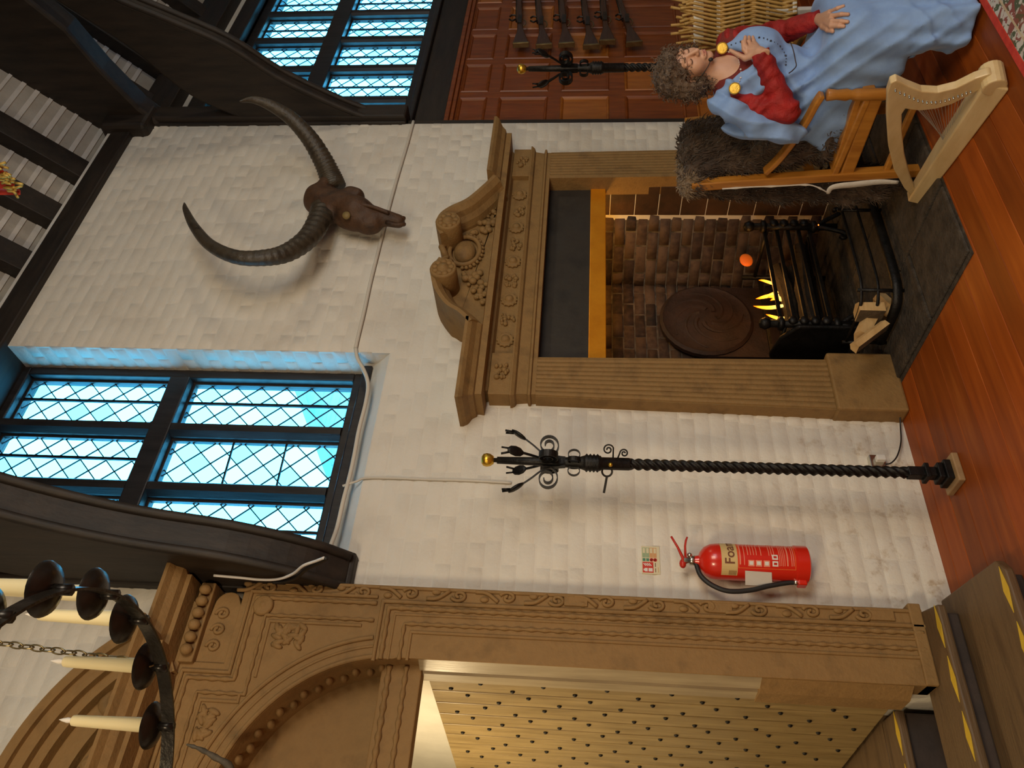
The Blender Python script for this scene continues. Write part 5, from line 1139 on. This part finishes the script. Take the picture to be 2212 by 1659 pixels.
# ------------------------------------------------------------------ wicker screen chair behind the woman
MT['cane'] = noisy('yellow_cane', (.34, .19, .045), (.50, .31, .09), 30, .5, .3, 60); MT['whitepaint'] = noisy('chalky_white_paint', (.55, .54, .50), (.66, .65, .61), 15, .7, .2, 40)
wk = thing('wicker_screen', 'woven yellow cane screen on a white frame behind the seated woman', 'screen', (4.05, -1.35, 0)); wn = Vector((-.86, -.5, 0)).normalized(); w0_ = Vector((4.02, -1.15, 0))
def WK(x, y, d=0): return PL(x, y, w0_+wn*d, wn)
r2 = random.Random(11)
for i in range(20):
    y0 = -60+9*i; j = r2.uniform(-6, 6); top_x = 1452+abs(y0-52)*.22+r2.uniform(-8, 8)+(18 if i % 2 else 0)
    for s in (-1, 1):
        dy = 34*s; pts = [WK(1722, y0-dy*.6, .012*s), WK(1660, y0-dy*.25, -.010*s), WK(1590, y0+dy*.15, .012*s), WK(1530, y0+dy*.5, -.012*s), WK(top_x, y0+dy*.85+j, .012*s)]
        if pts[-1].y > -1.02: continue
        mb = MB(); mb.tube(bez(pts, 20), .0072, 6); mb.build('cane', 'cane', wk, smooth=True)
for xa, xb in ((1498, 1520), (1548, 1556), (1600, 1608), (1655, 1662)):
    mb = MB(); a, b, c_, d_ = WK(xa, 92, .004), WK(xa, -120, .004), WK(xb, -120, .004), WK(xb, 92, .004); mb.add([a, b, c_, d_]+[p-wn*.012 for p in (a, b, c_, d_)], [(0, 1, 2, 3), (4, 7, 6, 5), (0, 4, 5, 1), (1, 5, 6, 2), (2, 6, 7, 3), (3, 7, 4, 0)]); mb.build('white_slat', 'whitepaint', wk)
mb = MB(); a, b, c_, d_ = WK(1540, 95, -.05), WK(1540, -120, -.05), WK(1700, -120, -.05), WK(1700, 60, -.05); mb.add([a, b, c_, d_]+[p-wn*.02 for p in (a, b, c_, d_)], [(0, 1, 2, 3), (4, 7, 6, 5), (0, 4, 5, 1), (1, 5, 6, 2), (2, 6, 7, 3), (3, 7, 4, 0)]); mb.build('backing_cloth', noisy('linen_backing', (.50, .42, .28), (.62, .54, .38), 20, .9, .3, 60), wk)
mb = MB()
for ya in (24, -110):
    p = WK(1705, ya, -.01); mb.bar(p+Vector((0, 0, .10)), Vector((p.x, p.y, 0)), .032, .032)
    q = p-wn*.42; mb.bar(Vector((q.x, q.y, .50)), Vector((q.x, q.y, 0)), .032, .032) if False else None
mb.build('frame_leg', 'whitepaint', wk, bev=.004)
mb = MB(); p, q = WK(1716, 28, .0), WK(1716, -115, .0); mb.bar(p, q, .03, .022); mb.build('bottom_rail', 'whitepaint', wk, bev=.004)
# ------------------------------------------------------------------ wooden armchair
MT['oak'] = wood('golden_oak_chair', (.30, .110, .012), (.47, .20, .028), 'z', 3.5, .36, .08, coat=.25, grain=8)
CHX0, CHX1 = 3.20, 3.72
ac = thing('oak_armchair', 'golden oak armchair with curved arms under the seated woman', 'chair', ((CHX0+CHX1)/2, -1.0, 0))
def flatbar(pts, w, th, nm, x, m='oak'):
    # a board following pts in the y-z plane, th across x, w in the plane
    mb = MB(); n = len(pts); P = [Vector((x, p[0], p[1])) for p in pts]; vs = []
    for i, p in enumerate(P):
        d = (P[min(i+1, n-1)]-P[max(i-1, 0)]).normalized(); nn = Vector((0, -d.z, d.y))
        for a, b in ((-1, -1), (1, -1), (1, 1), (-1, 1)): vs.append(p+Vector((a*th/2, 0, 0))+nn*b*w/2)
    mb.add(vs, [(3, 2, 1, 0), tuple(4*(n-1)+j for j in range(4))]+[(4*i+j, 4*i+(j+1) % 4, 4*i+4+(j+1) % 4, 4*i+4+j) for i in range(n-1) for j in range(4)]); return mb.build(nm, m, ac, bev=.007, bseg=3)
yz = lambda x, y, X: (lambda p: (p.y, p.z))(PX(x, y, X))
for X in (CHX0, CHX1):
    a, b = yz(1493, 401, CHX0), yz(1600, 392, CHX0); c_, d_ = yz(1800, 379, CHX0), yz(1975, 368, CHX0)
    flatbar([a, b, c_, (d_[0], .004)], .046, .050, 'back_post', X)
    arm = [Vector((0, *yz(x, y, CHX0))) for x, y in ((1652, 372), (1680, 345), (1712, 305), (1742, 260), (1763, 222), (1776, 203))]
    flatbar([(p.y, p.z) for p in bez(arm, 24)], .026, .050, 'arm', X)
    s0, s1 = yz(1800, 378, CHX0), yz(1872, 212, CHX0); flatbar([s0, s1], .030, .040, 'seat_rail_upper', X)
    s0, s1 = yz(1826, 378, CHX0), yz(1890, 212, CHX0); flatbar([s0, s1], .062, .030, 'seat_rail', X)
    f0 = yz(1776, 203, CHX0); mb = MB(); yf = f0[0]+.005
    mb.lathe([(.022, 0), (.026, .01), (.020, .03), (.024, .10), (.026, .20), (.020, .23), (.030, .245), (.030, .255), (.020, .27), (.027, .30), (.027, .42), (.020, .44), (.027, .46), (.022, .50), (.027, .54), (.024, f0[1]-.02)], (X, yf, 0), seg=16); mb.build('front_post', 'oak', ac, smooth=True)
    flatbar([yz(1912, 372, CHX0), (yf, .15)], .03, .025, 'side_stretcher', X)
yb_, zb_ = yz(1500, 400, CHX0)
for z, w in ((1.02, .07), (.75, .06), (.50, .05)):
    mb = MB(); mb.box((CHX0, -.80-.02*(1.02-z), z-w/2), (CHX1, -.775-.02*(1.02-z), z+w/2)); mb.build('back_rail', 'oak', ac, bev=.005)
mb = MB(); mb.box((CHX0, -1.26, .385), (CHX1, -.84, .415)); mb.build('seat_board', 'oak', ac, bev=.006)
mb = MB(); mb.box((CHX0, yf-.013, .33), (CHX1, yf+.013, .385)); mb.build('front_rail', 'oak', ac, bev=.005)
# ------------------------------------------------------------------ fur throw over the chair
def fur_mat(name, c1, c2, c3):
    m = noisy(name, c1, c2, 9, .85, .7, 60, c3=c3, sheen=.25); return m
MT['fur'] = fur_mat('brown_fur', (.016, .009, .006), (.055, .033, .021), (.14, .092, .060)); MT['hide'] = noisy('white_hide', (.48, .45, .40), (.62, .58, .52), 15, .8, .3, 50)
def noise3(X, Y, Z, f, s=0): return np.sin(f*X+1.3*s+1.7*np.sin(f*.7*Y+s))*np.sin(f*1.1*Y+2.1*s+1.3*np.sin(f*.8*Z))*np.sin(f*.9*Z+.7*s+1.1*np.sin(f*.6*X))
def strands(V, Q, n, L, nm, m, parent, seed, down=.5, w=.0035, sel=None, part='fur_hair'):
    r = np.random.RandomState(seed); P = V[Q].mean(1); e1 = V[Q[:, 2]]-V[Q[:, 0]]; e2 = V[Q[:, 3]]-V[Q[:, 1]]; nn = np.cross(e1, e2); nn /= np.linalg.norm(nn, axis=1)[:, None]+1e-9
    ids = np.arange(len(P)) if sel is None else np.where(sel(P))[0]
    k = r.choice(ids, n); p = P[k]+r.normal(0, .003, (n, 3)); d = nn[k]*.55+r.normal(0, .35, (n, 3)); d[:, 2] -= down; d /= np.linalg.norm(d, axis=1)[:, None]
    ln = L*r.uniform(.5, 1.25, n)[:, None]; s = np.cross(d, r.normal(0, 1, (n, 3))); s /= np.linalg.norm(s, axis=1)[:, None]+1e-9
    b = d.copy(); b[:, 2] -= .5; mid = p+d*ln*.55; tip = mid+b*ln*.45
    vs = np.stack((p-s*w, p+s*w, mid+s*w*.7, mid-s*w*.7, tip), 1).reshape(-1, 3)-np.array(wl(parent)); base = np.arange(n)[:, None]*5
    me = bpy.data.meshes.new(part); me.from_pydata(vs.tolist(), [], (base+[0, 1, 2, 3]).tolist()+(base+[3, 2, 4]).tolist()); me.materials.append(MT[m]); o = link(part, me, parent); o['kind'] = 'stuff'; return o
fur = thing('fur_throw', 'shaggy brown fur throw draped over the oak armchair', 'fur throw', (3.45, -.85, .4))
def furf(X, Y, Z):
    d = ell(X, Y, Z, (3.46, -.83, .80), (.235, .055, .30)); d = smin(d, ell(X, Y, Z, (3.44, -.76, 1.055), (.27, .075, .06)), .05)
    d = smin(d, ell(X, Y, Z, (3.46, -1.0, .45), (.235, .24, .055)), .05)
    d = smin(d, ell(X, Y, Z, (3.27, -.76, 1.02), (.07, .07, .085)), .04)
    d = smin(d, ell(X, Y, Z, (3.31, -.90, .62), (.07, .06, .15)), .05)
    return d+.014*noise3(X, Y, Z, 38)+.008*noise3(X, Y, Z, 90, 2)
o, V, Q = sdf_obj('hide', furf, (3.10, -1.30, .36), (3.80, -.62, 1.16), .012, 'fur', fur)
strands(V, Q, 9000, .038, 'x', 'fur', fur, 3)
MT['palefur'] = fur_mat('tan_fur', (.10, .066, .035), (.20, .14, .085), (.30, .22, .15))
def flapf(X, Y, Z): return smin(ell(X, Y, Z, (3.34, -.735, 1.09), (.17, .06, .035)), ell(X, Y, Z, (3.22, -.75, 1.06), (.04, .06, .06)), .03)+.008*noise3(X, Y, Z, 50, 4)
o, V, Q = sdf_obj('pale_flap', flapf, (3.10, -.86, .94), (3.58, -.62, 1.17), .010, 'palefur', fur)
strands(V, Q, 1500, .026, 'x', 'palefur', fur, 5)
fur2 = thing('fur_back_throw', 'brown and white sheepskin hanging behind the armchair towards the hearth', 'fur throw', (3.3, -.70, .3))
q1 = [PX(x, y, 3.24) for x, y in ((1500, 412), (1600, 414), (1690, 416), (1760, 420), (1830, 424), (1900, 408), (1945, 392))]
def fur2f(X, Y, Z):
    d = None
    for i in range(len(q1)-1):
        a, b = q1[i], q1[i+1]; c = cap(X*.55+.45*3.30, Y, Z, (3.30, a.y+.03, a.z), (3.30, b.y+.03, b.z), .026+.008*(i % 3), .026+.008*((i+1) % 3)); d = c if d is None else smin(d, c, .03)
    d = smin(d, ell(X, Y, Z, (3.35, q1[5].y+.03, .24), (.10, .07, .16)), .04)
    return d+.010*noise3(X, Y, Z, 45, 1)
o, V, Q = sdf_obj('hide', fur2f, (3.12, -.98, .03), (3.52, -.50, 1.12), .011, 'fur', fur2)
strands(V, Q, 4500, .03, 'x', 'fur', fur2, 8)
mb = MB(); hw = [PX(x, y, 3.172) for x, y in ((1560, 408), (1620, 404), (1680, 402), (1740, 399), (1765, 404), (1788, 416))]; mb.tube(bez(hw, 24), [.005+.004*(i % 5 == 2) for i in range(len(bez(hw, 24)))], 8, flat=(1, .5)); hw = [PX(x, y, 3.172) for x, y in ((1788, 418), (1800, 404), (1850, 398), (1900, 393), (1940, 394))]; mb.tube(bez(hw, 24), [.010+.008*sin(pi*i/24) for i in range(25)], 8, flat=(1, .5)); mb.build('white_edge', 'hide', fur2, smooth=True)
# ------------------------------------------------------------------ seated woman in a blue overdress
MT['skin'] = noisy('fair_skin', (.50, .27, .17), (.58, .33, .22), 9, .48, .08, 90); MT['blue'] = noisy('blue_linen', (.19, .31, .58), (.24, .38, .66), 14, .8, .35, 220, sheen=.2, dist=.002); MT['velvet'] = noisy('red_velvet', (.20, .004, .003), (.38, .009, .006), 14, .7, .7, 45, dist=.010)
MT['darkred'] = noisy('dark_red_linen', (.13, .012, .010), (.19, .02, .016), 16, .85, .3, 120); MT['hairm'] = noisy('curly_greying_hair', (.035, .022, .014), (.13, .085, .055), 30, .6, .6, 80, c3=(.07, .045, .028)); MT['lip'] = plain('lips', (.42, .15, .11), .45); MT['lash'] = plain('lashes', (.05, .025, .015), .7); MT['brow'] = plain('eyebrows', (.16, .085, .045), .8); MT['goldflat'] = noisy('gold_brooch', (.62, .38, .04), (.82, .56, .10), 60, .35, .3, 120, metal=.55)
A3 = np.array
HC = A3((3.397, -1.272, 1.150)); yawd = Vector((-.27, -.96, -.10)).normalized(); rgt = yawd.cross(Vector((0, 0, 1))).normalized(); upv = rgt.cross(yawd).normalized(); ro_ = radians(13)
upv, rgt = upv*cos(ro_)+rgt*sin(ro_), rgt*cos(ro_)-upv*sin(ro_)
HM = np.stack((A3(rgt), A3(yawd), A3(upv)), 1)            # columns: her right, forward, up
def hw_(a, b, c): return HC+HM@A3((a, b, c))
Sc = A3((3.412, -1.245, .955)); ft = A3((-.47, -.88, 0)); ft /= np.linalg.norm(ft); rt = A3((ft[1], -ft[0], 0)); Pp = A3((3.45, -1.05, .50)); tax = Sc-Pp
def tw(a, b, c): return Sc+rt*a+ft*b+A3((0, 0, 1))*c       # torso frame: right, forward, up from the shoulder centre
NB = tw(0, .0, .03)
shR, shL = tw(.155, -.005, -.02), tw(-.155, -.005, -.02)
elR, wrR = A3((3.195, -1.185, .705)), A3((3.318, -1.395, .843)); elL, wrL = A3((3.69, -1.27, .70)), A3((3.60, -1.395, .555))
knR, knL = A3((3.355, -1.455, .455)), A3((3.63, -1.475, .455)); hiR, hiL = A3((3.37, -1.06, .485)), A3((3.56, -1.06, .485)); ftR, ftL = A3((3.37, -1.50, .05)), A3((3.63, -1.54, .05))
def head(X, Y, Z):
    P = np.stack((X-HC[0], Y-HC[1], Z-HC[2]), -1)@HM; a, b, c = P[..., 0], P[..., 1], P[..., 2]; aa = np.abs(a)
    d = ell(a, b, c, (0, -.012, .030), (.073, .090, .092)); d = smin(d, ell(a, b, c, (0, .030, -.040), (.056, .060, .074)), .03)
    d = smin(d, ell(aa, b, c, (.036, .052, -.030), (.028, .030, .032)), .02); d = smin(d, ell(a, b, c, (0, .070, -.098), (.022, .020, .018)), .02)
    d = smin(d, ell(aa, b, c, (.030, .074, .026), (.026, .014, .010)), .012)
    d = smax(d, -ell(aa, b, c, (.031, .100, .004), (.020, .018, .012)), .010); d = smin(d, ell(aa, b, c, (.031, .072, .003), (.0155, .0145, .0125)), .004)
    d = smin(d, cap(a, b, c, (0, .084, .014), (0, .112, -.030), .0075, .0105), .012); d = smin(d, ell(aa, b, c, (.0095, .098, -.033), (.008, .011, .0075)), .006)
    d = smin(d, ell(a, b, c, (0, .086, -.066), (.026, .010, .015)), .010)
    d = smin(d, ell(a, b, c, (0, .0945, -.061), (.020, .007, .0048)), .004); d = smin(d, ell(a, b, c, (0, .0935, -.072), (.018, .008, .0055)), .004); d = smax(d, -ell(a, b, c, (0, .104, -.0665), (.022, .010, .0016)), .002)
    d = smin(d, ell(aa, b, c, (.076, -.008, -.008), (.010, .019, .030)), .008)
    return d
def torso0(X, Y, Z, g):
    # trunk grown by g
    r3 = np.stack((rt, ft, A3((0, 0, 1))), 1); d = None
    for c, r in ((tw(0, -.010, -.10), (.150, .095, .13)), (tw(0, -.03, -.24), (.135, .10, .14)), (A3((3.45, -1.09, .56)), (.165, .125, .14))):
        e = ell(X, Y, Z, c, A3(r)+g, r3); d = e if d is None else smin(d, e, .06)
    for s in (-1, 1): d = smin(d, ell(X, Y, Z, tw(s*.065, .075, -.145), A3((.062, .055, .062))+g*.8, r3), .04)
    d = smin(d, cap(X, Y, Z, tw(0, -.02, .0), shR, .062+g, .054+g), .04); d = smin(d, cap(X, Y, Z, tw(0, -.02, .0), shL, .062+g, .054+g), .04); return d
def arm_(X, Y, Z, a, b, c, g): return smin(cap(X, Y, Z, a, b, .048+g, .041+g), cap(X, Y, Z, b, c, .041+g, .027+g), .02)
pw_ = thing('person', 'seated person in a blue overdress over a red velvet gown with gold brooches', 'person', (3.45, -1.2, 0))
PT = []          # body patches, merged into one skin mesh
def neckf(X, Y, Z):
    d = head(X, Y, Z); d = smin(d, cap(X, Y, Z, hw_(0, -.018, -.06), NB+ft*-.01, .050, .056), .025); t = torso0(X, Y, Z, 0); return smin(d, t, .035)
PT.append(surfnet(neckf, HC-A3((.19, .19, .34)), HC+A3((.19, .19, .15)), .0032))
def bodyf(X, Y, Z):
    d = torso0(X, Y, Z, -.004)
    for a, b, c in ((shR, elR, wrR), (shL, elL, wrL)): d = smin(d, arm_(X, Y, Z, a, b, c, -.006), .02)
    for h_, k_, f_ in ((hiR, knR, ftR), (hiL, knL, ftL)): d = smin(d, smin(cap(X, Y, Z, h_, k_, .085, .062), cap(X, Y, Z, k_, f_, .056, .038), .03), .04); d = smin(d, cap(X, Y, Z, f_+A3((0, .03, .0)), f_+A3((0, -.13, -.015)), .034, .026), .03)
    return smax(d, Z-(HC[2]-.20), .01)
PT.append(surfnet(bodyf, (3.08, -1.74, 0.005), (3.82, -.92, 1.02), .0125))
def hand(wr, kn, tips, thumb, nrm, seed=0):
    # wr wrist, kn list of four knuckles, tips list of four (mid, tip), thumb (base, mid, tip)
    allp = np.array([wr, *kn, *[q for t in tips for q in t], *thumb])
    def f(X, Y, Z):
        d = None
        for k, kk in enumerate(kn): c = cap(X, Y, Z, wr, kk, .019, .0125); d = c if d is None else smin(d, c, .010)
        d = smin(d, cap(X, Y, Z, wr, thumb[0], .017, .013), .012); d = smin(d, cap(X, Y, Z, wr+(wr-np.mean(kn, 0))*.5, wr, .026, .022), .012)
        for k, (m_, t_) in enumerate(tips):
            r = (.0094, .0096, .0094, .0086)[k]; g = smin(cap(X, Y, Z, kn[k], m_, r+.0010, r), cap(X, Y, Z, m_, t_, r, r*.82), .004); d = smin(d, g, .004)
        g = smin(cap(X, Y, Z, thumb[0], thumb[1], .0118, .0100), cap(X, Y, Z, thumb[1], thumb[2], .0100, .0080), .004); return smin(d, g, .008)
    return surfnet(f, allp.min(0)-.035, allp.max(0)+.035, .0024)
P_ = lambda x, y, X: A3(PX(x, y, X))
# her right hand, raised before the chest; palm towards her
PT.append(hand(wrR, [P_(1617, 120, 3.350), P_(1616, 108, 3.372), P_(1622, 100, 3.388), P_(1630, 95, 3.398)],
    [(P_(1607, 107, 3.375), P_(1604, 90, 3.405)), (P_(1608, 95, 3.395), P_(1610, 80, 3.425)), (P_(1618, 90, 3.41), P_(1618, 80, 3.44)), (P_(1628, 88, 3.42), P_(1626, 80, 3.445))],
    [P_(1610, 126, 3.335), P_(1594, 118, 3.35), P_(1578, 109, 3.365)], None))
def folds(X, Y, Z, s):
    q = .75*Z-.45*Y+.35*X; w = X-.6*Y
    r1 = .5+.5*np.cos(2*(30*q+2.2*np.sin(9*w+s)+s)); r2 = .5+.5*np.cos(2*(19*w-13*Z+2*np.sin(11*Z+s)+2*s))
    return -.020*r1**3*(.55+.45*np.sin(8*w+s))-.016*r2**4*(.5+.5*np.sin(13*Z+5*Y+s))+.005*np.sin(26*X+9*Z+3*np.sin(7*Y+s))
def bluef(X, Y, Z):
    d = torso0(X, Y, Z, .016); a = (X-Sc[0])*rt[0]+(Y-Sc[1])*rt[1]; c = Z-Sc[2]; b = (X-Sc[0])*ft[0]+(Y-Sc[1])*ft[1]
    top = -.105+.130*np.clip(1-np.abs(np.abs(a)-.098)/.075, 0, 1); d = smax(d, c-np.where(b > -.03, top, -.02+0*a), .004)
    d = smin(d, ell(X, Y, Z, tw(-.125, .045, -.135), (.062, .075, .105), np.stack((rt, ft, A3((0, 0, 1))), 1)), .04)
    # lap and skirt
    sk_ = cap(X, Y, Z, hiR, knR, .128, .098); sk_ = smin(sk_, cap(X, Y, Z, hiL, knL, .128, .098), .09); sk_ = smin(sk_, cap(X, Y, Z, (hiR+hiL)/2, (knR+knL)/2, .11, .085), .06)
    lo_ = cap(X, Y, Z, knR, ftR+A3((-.02, -.02, -.02)), .090, .120); lo_ = smin(lo_, cap(X, Y, Z, knL, ftL, .09, .125), .08); lo_ = smin(lo_, cap(X, Y, Z, (knR+knL)/2, (ftR+ftL)/2+A3((0, -.06, 0)), .08, .13), .08); sk_ = smin(sk_, lo_, .05)
    ang_ = np.arctan2(Y+1.35, X-3.5); w_ = np.clip((.46-Z)/.35, 0, 1); sk_ = sk_+.010*w_*np.sin(17*ang_+5*Z)+.006*w_*np.sin(31*ang_-4*Z+1)
    d = smin(d, sk_, .07); d = d+folds(X, Y, Z, 1.0)*.9
    hang = ell(X, Y, Z, (3.27, -1.10, .45), (.040, .20, .085)); d = smin(d, hang+.008*np.sin(45*Y+8*Z), .035); hang = ell(X, Y, Z, (3.285, -1.345, .37), (.045, .15, .15)); d = smin(d, hang+.008*np.sin(50*Y+8*Z), .05)
    return smax(d, .018-Z, .006)
def march(fns, ix, iy, off=.0):
    q = ray(ix, iy).normalized(); ts = np.arange(3.3, 4.9, .003); P = A3(CAM)+ts[:, None]*A3(q)
    d = np.min([fn(P[:, 0], P[:, 1], P[:, 2]) for fn in fns], 0); k = np.where(d < 0)[0]; t = ts[k[0]] if len(k) else 4.1
    return A3(CAM)+(t-off)*A3(q)
L_ = lambda x, y, o=.010: march([bluef], x, y, o)
wrL = L_(1768, 42, .028); elL = A3((3.69, -1.27, .70))
PT.append(hand(wrL, [L_(1796, 56, .018), L_(1798, 46, .020), L_(1797, 35, .020), L_(1793, 26, .018)],
    [(L_(1812, 56, .016), L_(1823, 57)), (L_(1817, 46, .016), L_(1831, 47)), (L_(1817, 31, .016), L_(1832, 31)), (L_(1809, 18, .016), L_(1822, 13))],
    [L_(1778, 58, .018), L_(1788, 65, .014), L_(1799, 68)], None))
vs, fs, off = [], [], 0
for V, Q in PT: vs.append(V); fs.append(Q+off); off += len(V)
V = np.concatenate(vs); Q = np.concatenate(fs); me = bpy.data.meshes.new('body'); me.from_pydata((V-A3(wl(pw_))).tolist(), [], Q.tolist()); me.materials.append(MT['skin']); me.polygons.foreach_set('use_smooth', [True]*len(me.polygons))
body = link('body', me, pw_); b_ = body.modifiers.new('relax', 'SMOOTH'); b_.factor = .5; b_.iterations = 2
# face details
def hdl(v): return Vector(hw_(*v))
for s in (-1, 1):
    mb = MB(); mb.tube([hdl((s*(.031+.0145*cos(t)), .0862-.005*cos(t)**2+.0012, .0005-.0045*sin(t))) for t in np.linspace(0, pi, 12)], .0016, 6); mb.build('eyelash', 'lash', pw_, smooth=True)
    mb = MB(); mb.tube(bez([hdl((s*.012, .0905, .0255)), hdl((s*.028, .0905, .0315)), hdl((s*.046, .080, .027))], 10), [.0018+.0022*sin(pi*i/10) for i in range(11)] if False else .0032, 6, flat=(1, .6)); mb.build('eyebrow', 'brow', pw_, smooth=True)
mb = MB(); RH = Matrix(HM.tolist()); mb.ball(hdl((0, .0955, -.0615)), (.0195, .0062, .0042), 12, 8, rot=RH); mb.ball(hdl((0, .0955, -.0718)), (.0175, .0068, .0048), 12, 8, rot=RH); mb.build('lips', 'lip', pw_, smooth=True)
# hair: a curly mop
def hairf(X, Y, Z):
    P = np.stack((X-HC[0], Y-HC[1], Z-HC[2]), -1)@HM; a, b, c = P[..., 0], P[..., 1], P[..., 2]; aa = np.abs(a)
    d = ell(a, b, c, (0, -.022, .044), (.098, .104, .098)); d = smin(d, ell(aa, b, c, (.080, -.030, -.020), (.046, .062, .080)), .03); d = smin(d, ell(a, b, c, (0, -.065, -.035), (.095, .058, .085)), .03); d = smin(d, ell(a, b, c, (0, .055, .088), (.066, .038, .026)), .03)
    d = smax(d, -ell(a, b, c, (0, .085, -.030), (.064, .085, .088)), .015); d = smax(d, -ell(a, b, c, (.078, .030, -.02), (.022, .030, .045)), .01)
    return d+.007*noise3(X, Y, Z, 110)+.004*noise3(X, Y, Z, 210, 3)
o, V, Q = sdf_obj('hair', hairf, HC-A3((.20, .20, .18)), HC+A3((.20, .20, .20)), .0055, 'hairm', pw_)
r = np.random.RandomState(4); Pm = V[Q].mean(1); nn = np.cross(V[Q[:, 2]]-V[Q[:, 0]], V[Q[:, 3]]-V[Q[:, 1]]); nn /= np.linalg.norm(nn, axis=1)[:, None]+1e-9; mb = MB()
for i in r.choice(len(Pm), 620):
    p, n_ = Vector(Pm[i]), Vector(nn[i]); d = (n_*.5+Vector(r.normal(0, .5, 3))-Vector((0, 0, .35))).normalized(); u = d.orthogonal().normalized(); w = d.cross(u); R_ = r.uniform(.004, .009); L = r.uniform(.02, .045); ph = r.uniform(0, 6); 
    mb.tube([p+d*L*t+(u*cos(ph+9*t)+w*sin(ph+9*t))*R_ for t in np.linspace(0, 1, 9)], .0017, 3, caps=False)
cu_ = mb.build('curls', 'hairm', o, recalc=False); cu_['kind'] = 'stuff'
# gowns
def redf(X, Y, Z):
    d = torso0(X, Y, Z, .007); cc = tw(0, .085, .045); d = smax(d, -ell(X, Y, Z, cc, (.066, .10, .090), np.stack((rt, ft, A3((0, 0, 1))), 1)), .004); d = smax(d, -cap(X, Y, Z, NB, NB+A3((0, 0, .2)), .066, .07), .004); return smax(d, -(Z-.70), .01)
sdf_obj('gown_bodice', redf, (3.16, -1.50, .66), (3.70, -1.0, 1.05), .0055, 'darkred', pw_)
def sleeve(a, b, c):
    def f(X, Y, Z):
        d = smin(cap(X, Y, Z, a, b, .062, .058), cap(X, Y, Z, b, c, .056, .040), .03)
        t1 = (X*(c-b)[0]+Y*(c-b)[1]+Z*(c-b)[2])/np.linalg.norm(c-b); d = d+.0038*np.sin(95*t1+30*X+3*np.sin(30*Z))+.005*noise3(X, Y, Z, 55, 1)
        e = c+(c-b)/np.linalg.norm(c-b)*.004; n_ = (c-b)/np.linalg.norm(c-b); return smax(d, (X-e[0])*n_[0]+(Y-e[1])*n_[1]+(Z-e[2])*n_[2], .006)
    return f
for a, b, c in ((shR, elR, wrR), (shL, elL, wrL)):
    al = np.array((a, b, c)); sdf_obj('sleeve', sleeve(a, b, c), al.min(0)-.08, al.max(0)+.08, .0055, 'velvet', pw_, 4)
sdf_obj('overdress', bluef, (3.10, -1.78, 0.0), (3.86, -.88, 1.02), .0085, 'blue', pw_, 5)
dp = [tw(.10, .075, .0), tw(.165, .01, .045), A3(PX(1580, 240, 3.19)), A3(PX(1630, 268, 3.175)), A3(PX(1690, 285, 3.17)), A3(PX(1722, 288, 3.18))]
def drapef(X, Y, Z):
    d = None; rr = (.022, .038, .045, .050, .052, .040)
    for i in range(5):
        c = cap(X, Y, Z, dp[i], dp[i+1], rr[i], rr[i+1]); d = c if d is None else smin(d, c, .03)
    e = A3((3.26, -1.06, .80)); d = smin(d, ell(X, Y, Z, e, (.075, .055, .16)), .05); d = smin(d, cap(X, Y, Z, tw(.15, -.03, .03), tw(.0, -.10, -.02), .04, .05), .04)
    t = .8*Y+.35*Z-.5*X; return d+.013*np.abs(np.sin(48*t+1.5*np.sin(12*Z)))-.008+.003*noise3(X, Y, Z, 50, 2)
al = np.array(dp); sdf_obj('shoulder_drape', drapef, al.min(0)-.10, al.max(0)+A3((.22, .16, .08)), .0065, 'blue', pw_)
# brooches, beads, cord, headset
BRO = []
for ix, iy, s in ((1560, 104, -1), (1587, 191, 1)):
    q = ray(ix, iy).normalized(); best = Vector(march([bluef, drapef, redf], ix, iy, .030))
    BRO.append(best); nrm_ = (Vector(ft)*.4-q*.9+Vector((0, 0, .12))).normalized(); mb = MB(); mb.lathe([(.026, -.004), (.026, .002), (.0235, .005), (.021, .003), (.001, .0045)], best, nrm_, 24); mb.build('brooch', 'goldflat', pw_, smooth=False)
MT['bead'] = plain('dark_bead', (.05, .05, .07), .2, .3); MT['beadw'] = plain('pearl_bead', (.65, .6, .58), .25)
def chest_pt(ix, iy, g=.024): return Vector(march([bluef, redf, drapef], ix, iy, .004))
for nm, pix in (('bead_string', ((1562, 112), (1575, 112), (1592, 120), (1597, 135), (1600, 150), (1600, 168), (1592, 185))), ('bead_festoon', ((1570, 100), (1600, 90), (1640, 81), (1665, 88), (1685, 100), (1697, 120), (1697, 140)))):
    pts = bez([chest_pt(*p) for p in pix], 40); mb = MB()
    for i in range(0, len(pts), 2): mb.ball(pts[i], .0032 if i % 6 else .0048, 7, 5)
    mb.build(nm, 'bead' if 'fest' in nm else 'beadw', pw_, smooth=True)
mb = MB(); mb.tube(bez([chest_pt(*p, g=.03) for p in ((1708, 92), (1714, 110), (1718, 130), (1720, 142), (1712, 152), (1704, 158))], 24), .0022, 6); mb.build('waist_cord', 'lash', pw_, smooth=True)
mb = MB(); mb.tube(bez([hdl((.084, .0, -.030)), hdl((.078, .045, -.052)), hdl((.060, .078, -.076)), hdl((.046, .092, -.084))], 14), .0020, 6); mb.ball(hdl((.044, .094, -.086)), (.009, .009, .011), 10, 8); mb.build('headset_microphone', 'rubber', pw_, smooth=True)
# nails
mb = MB()
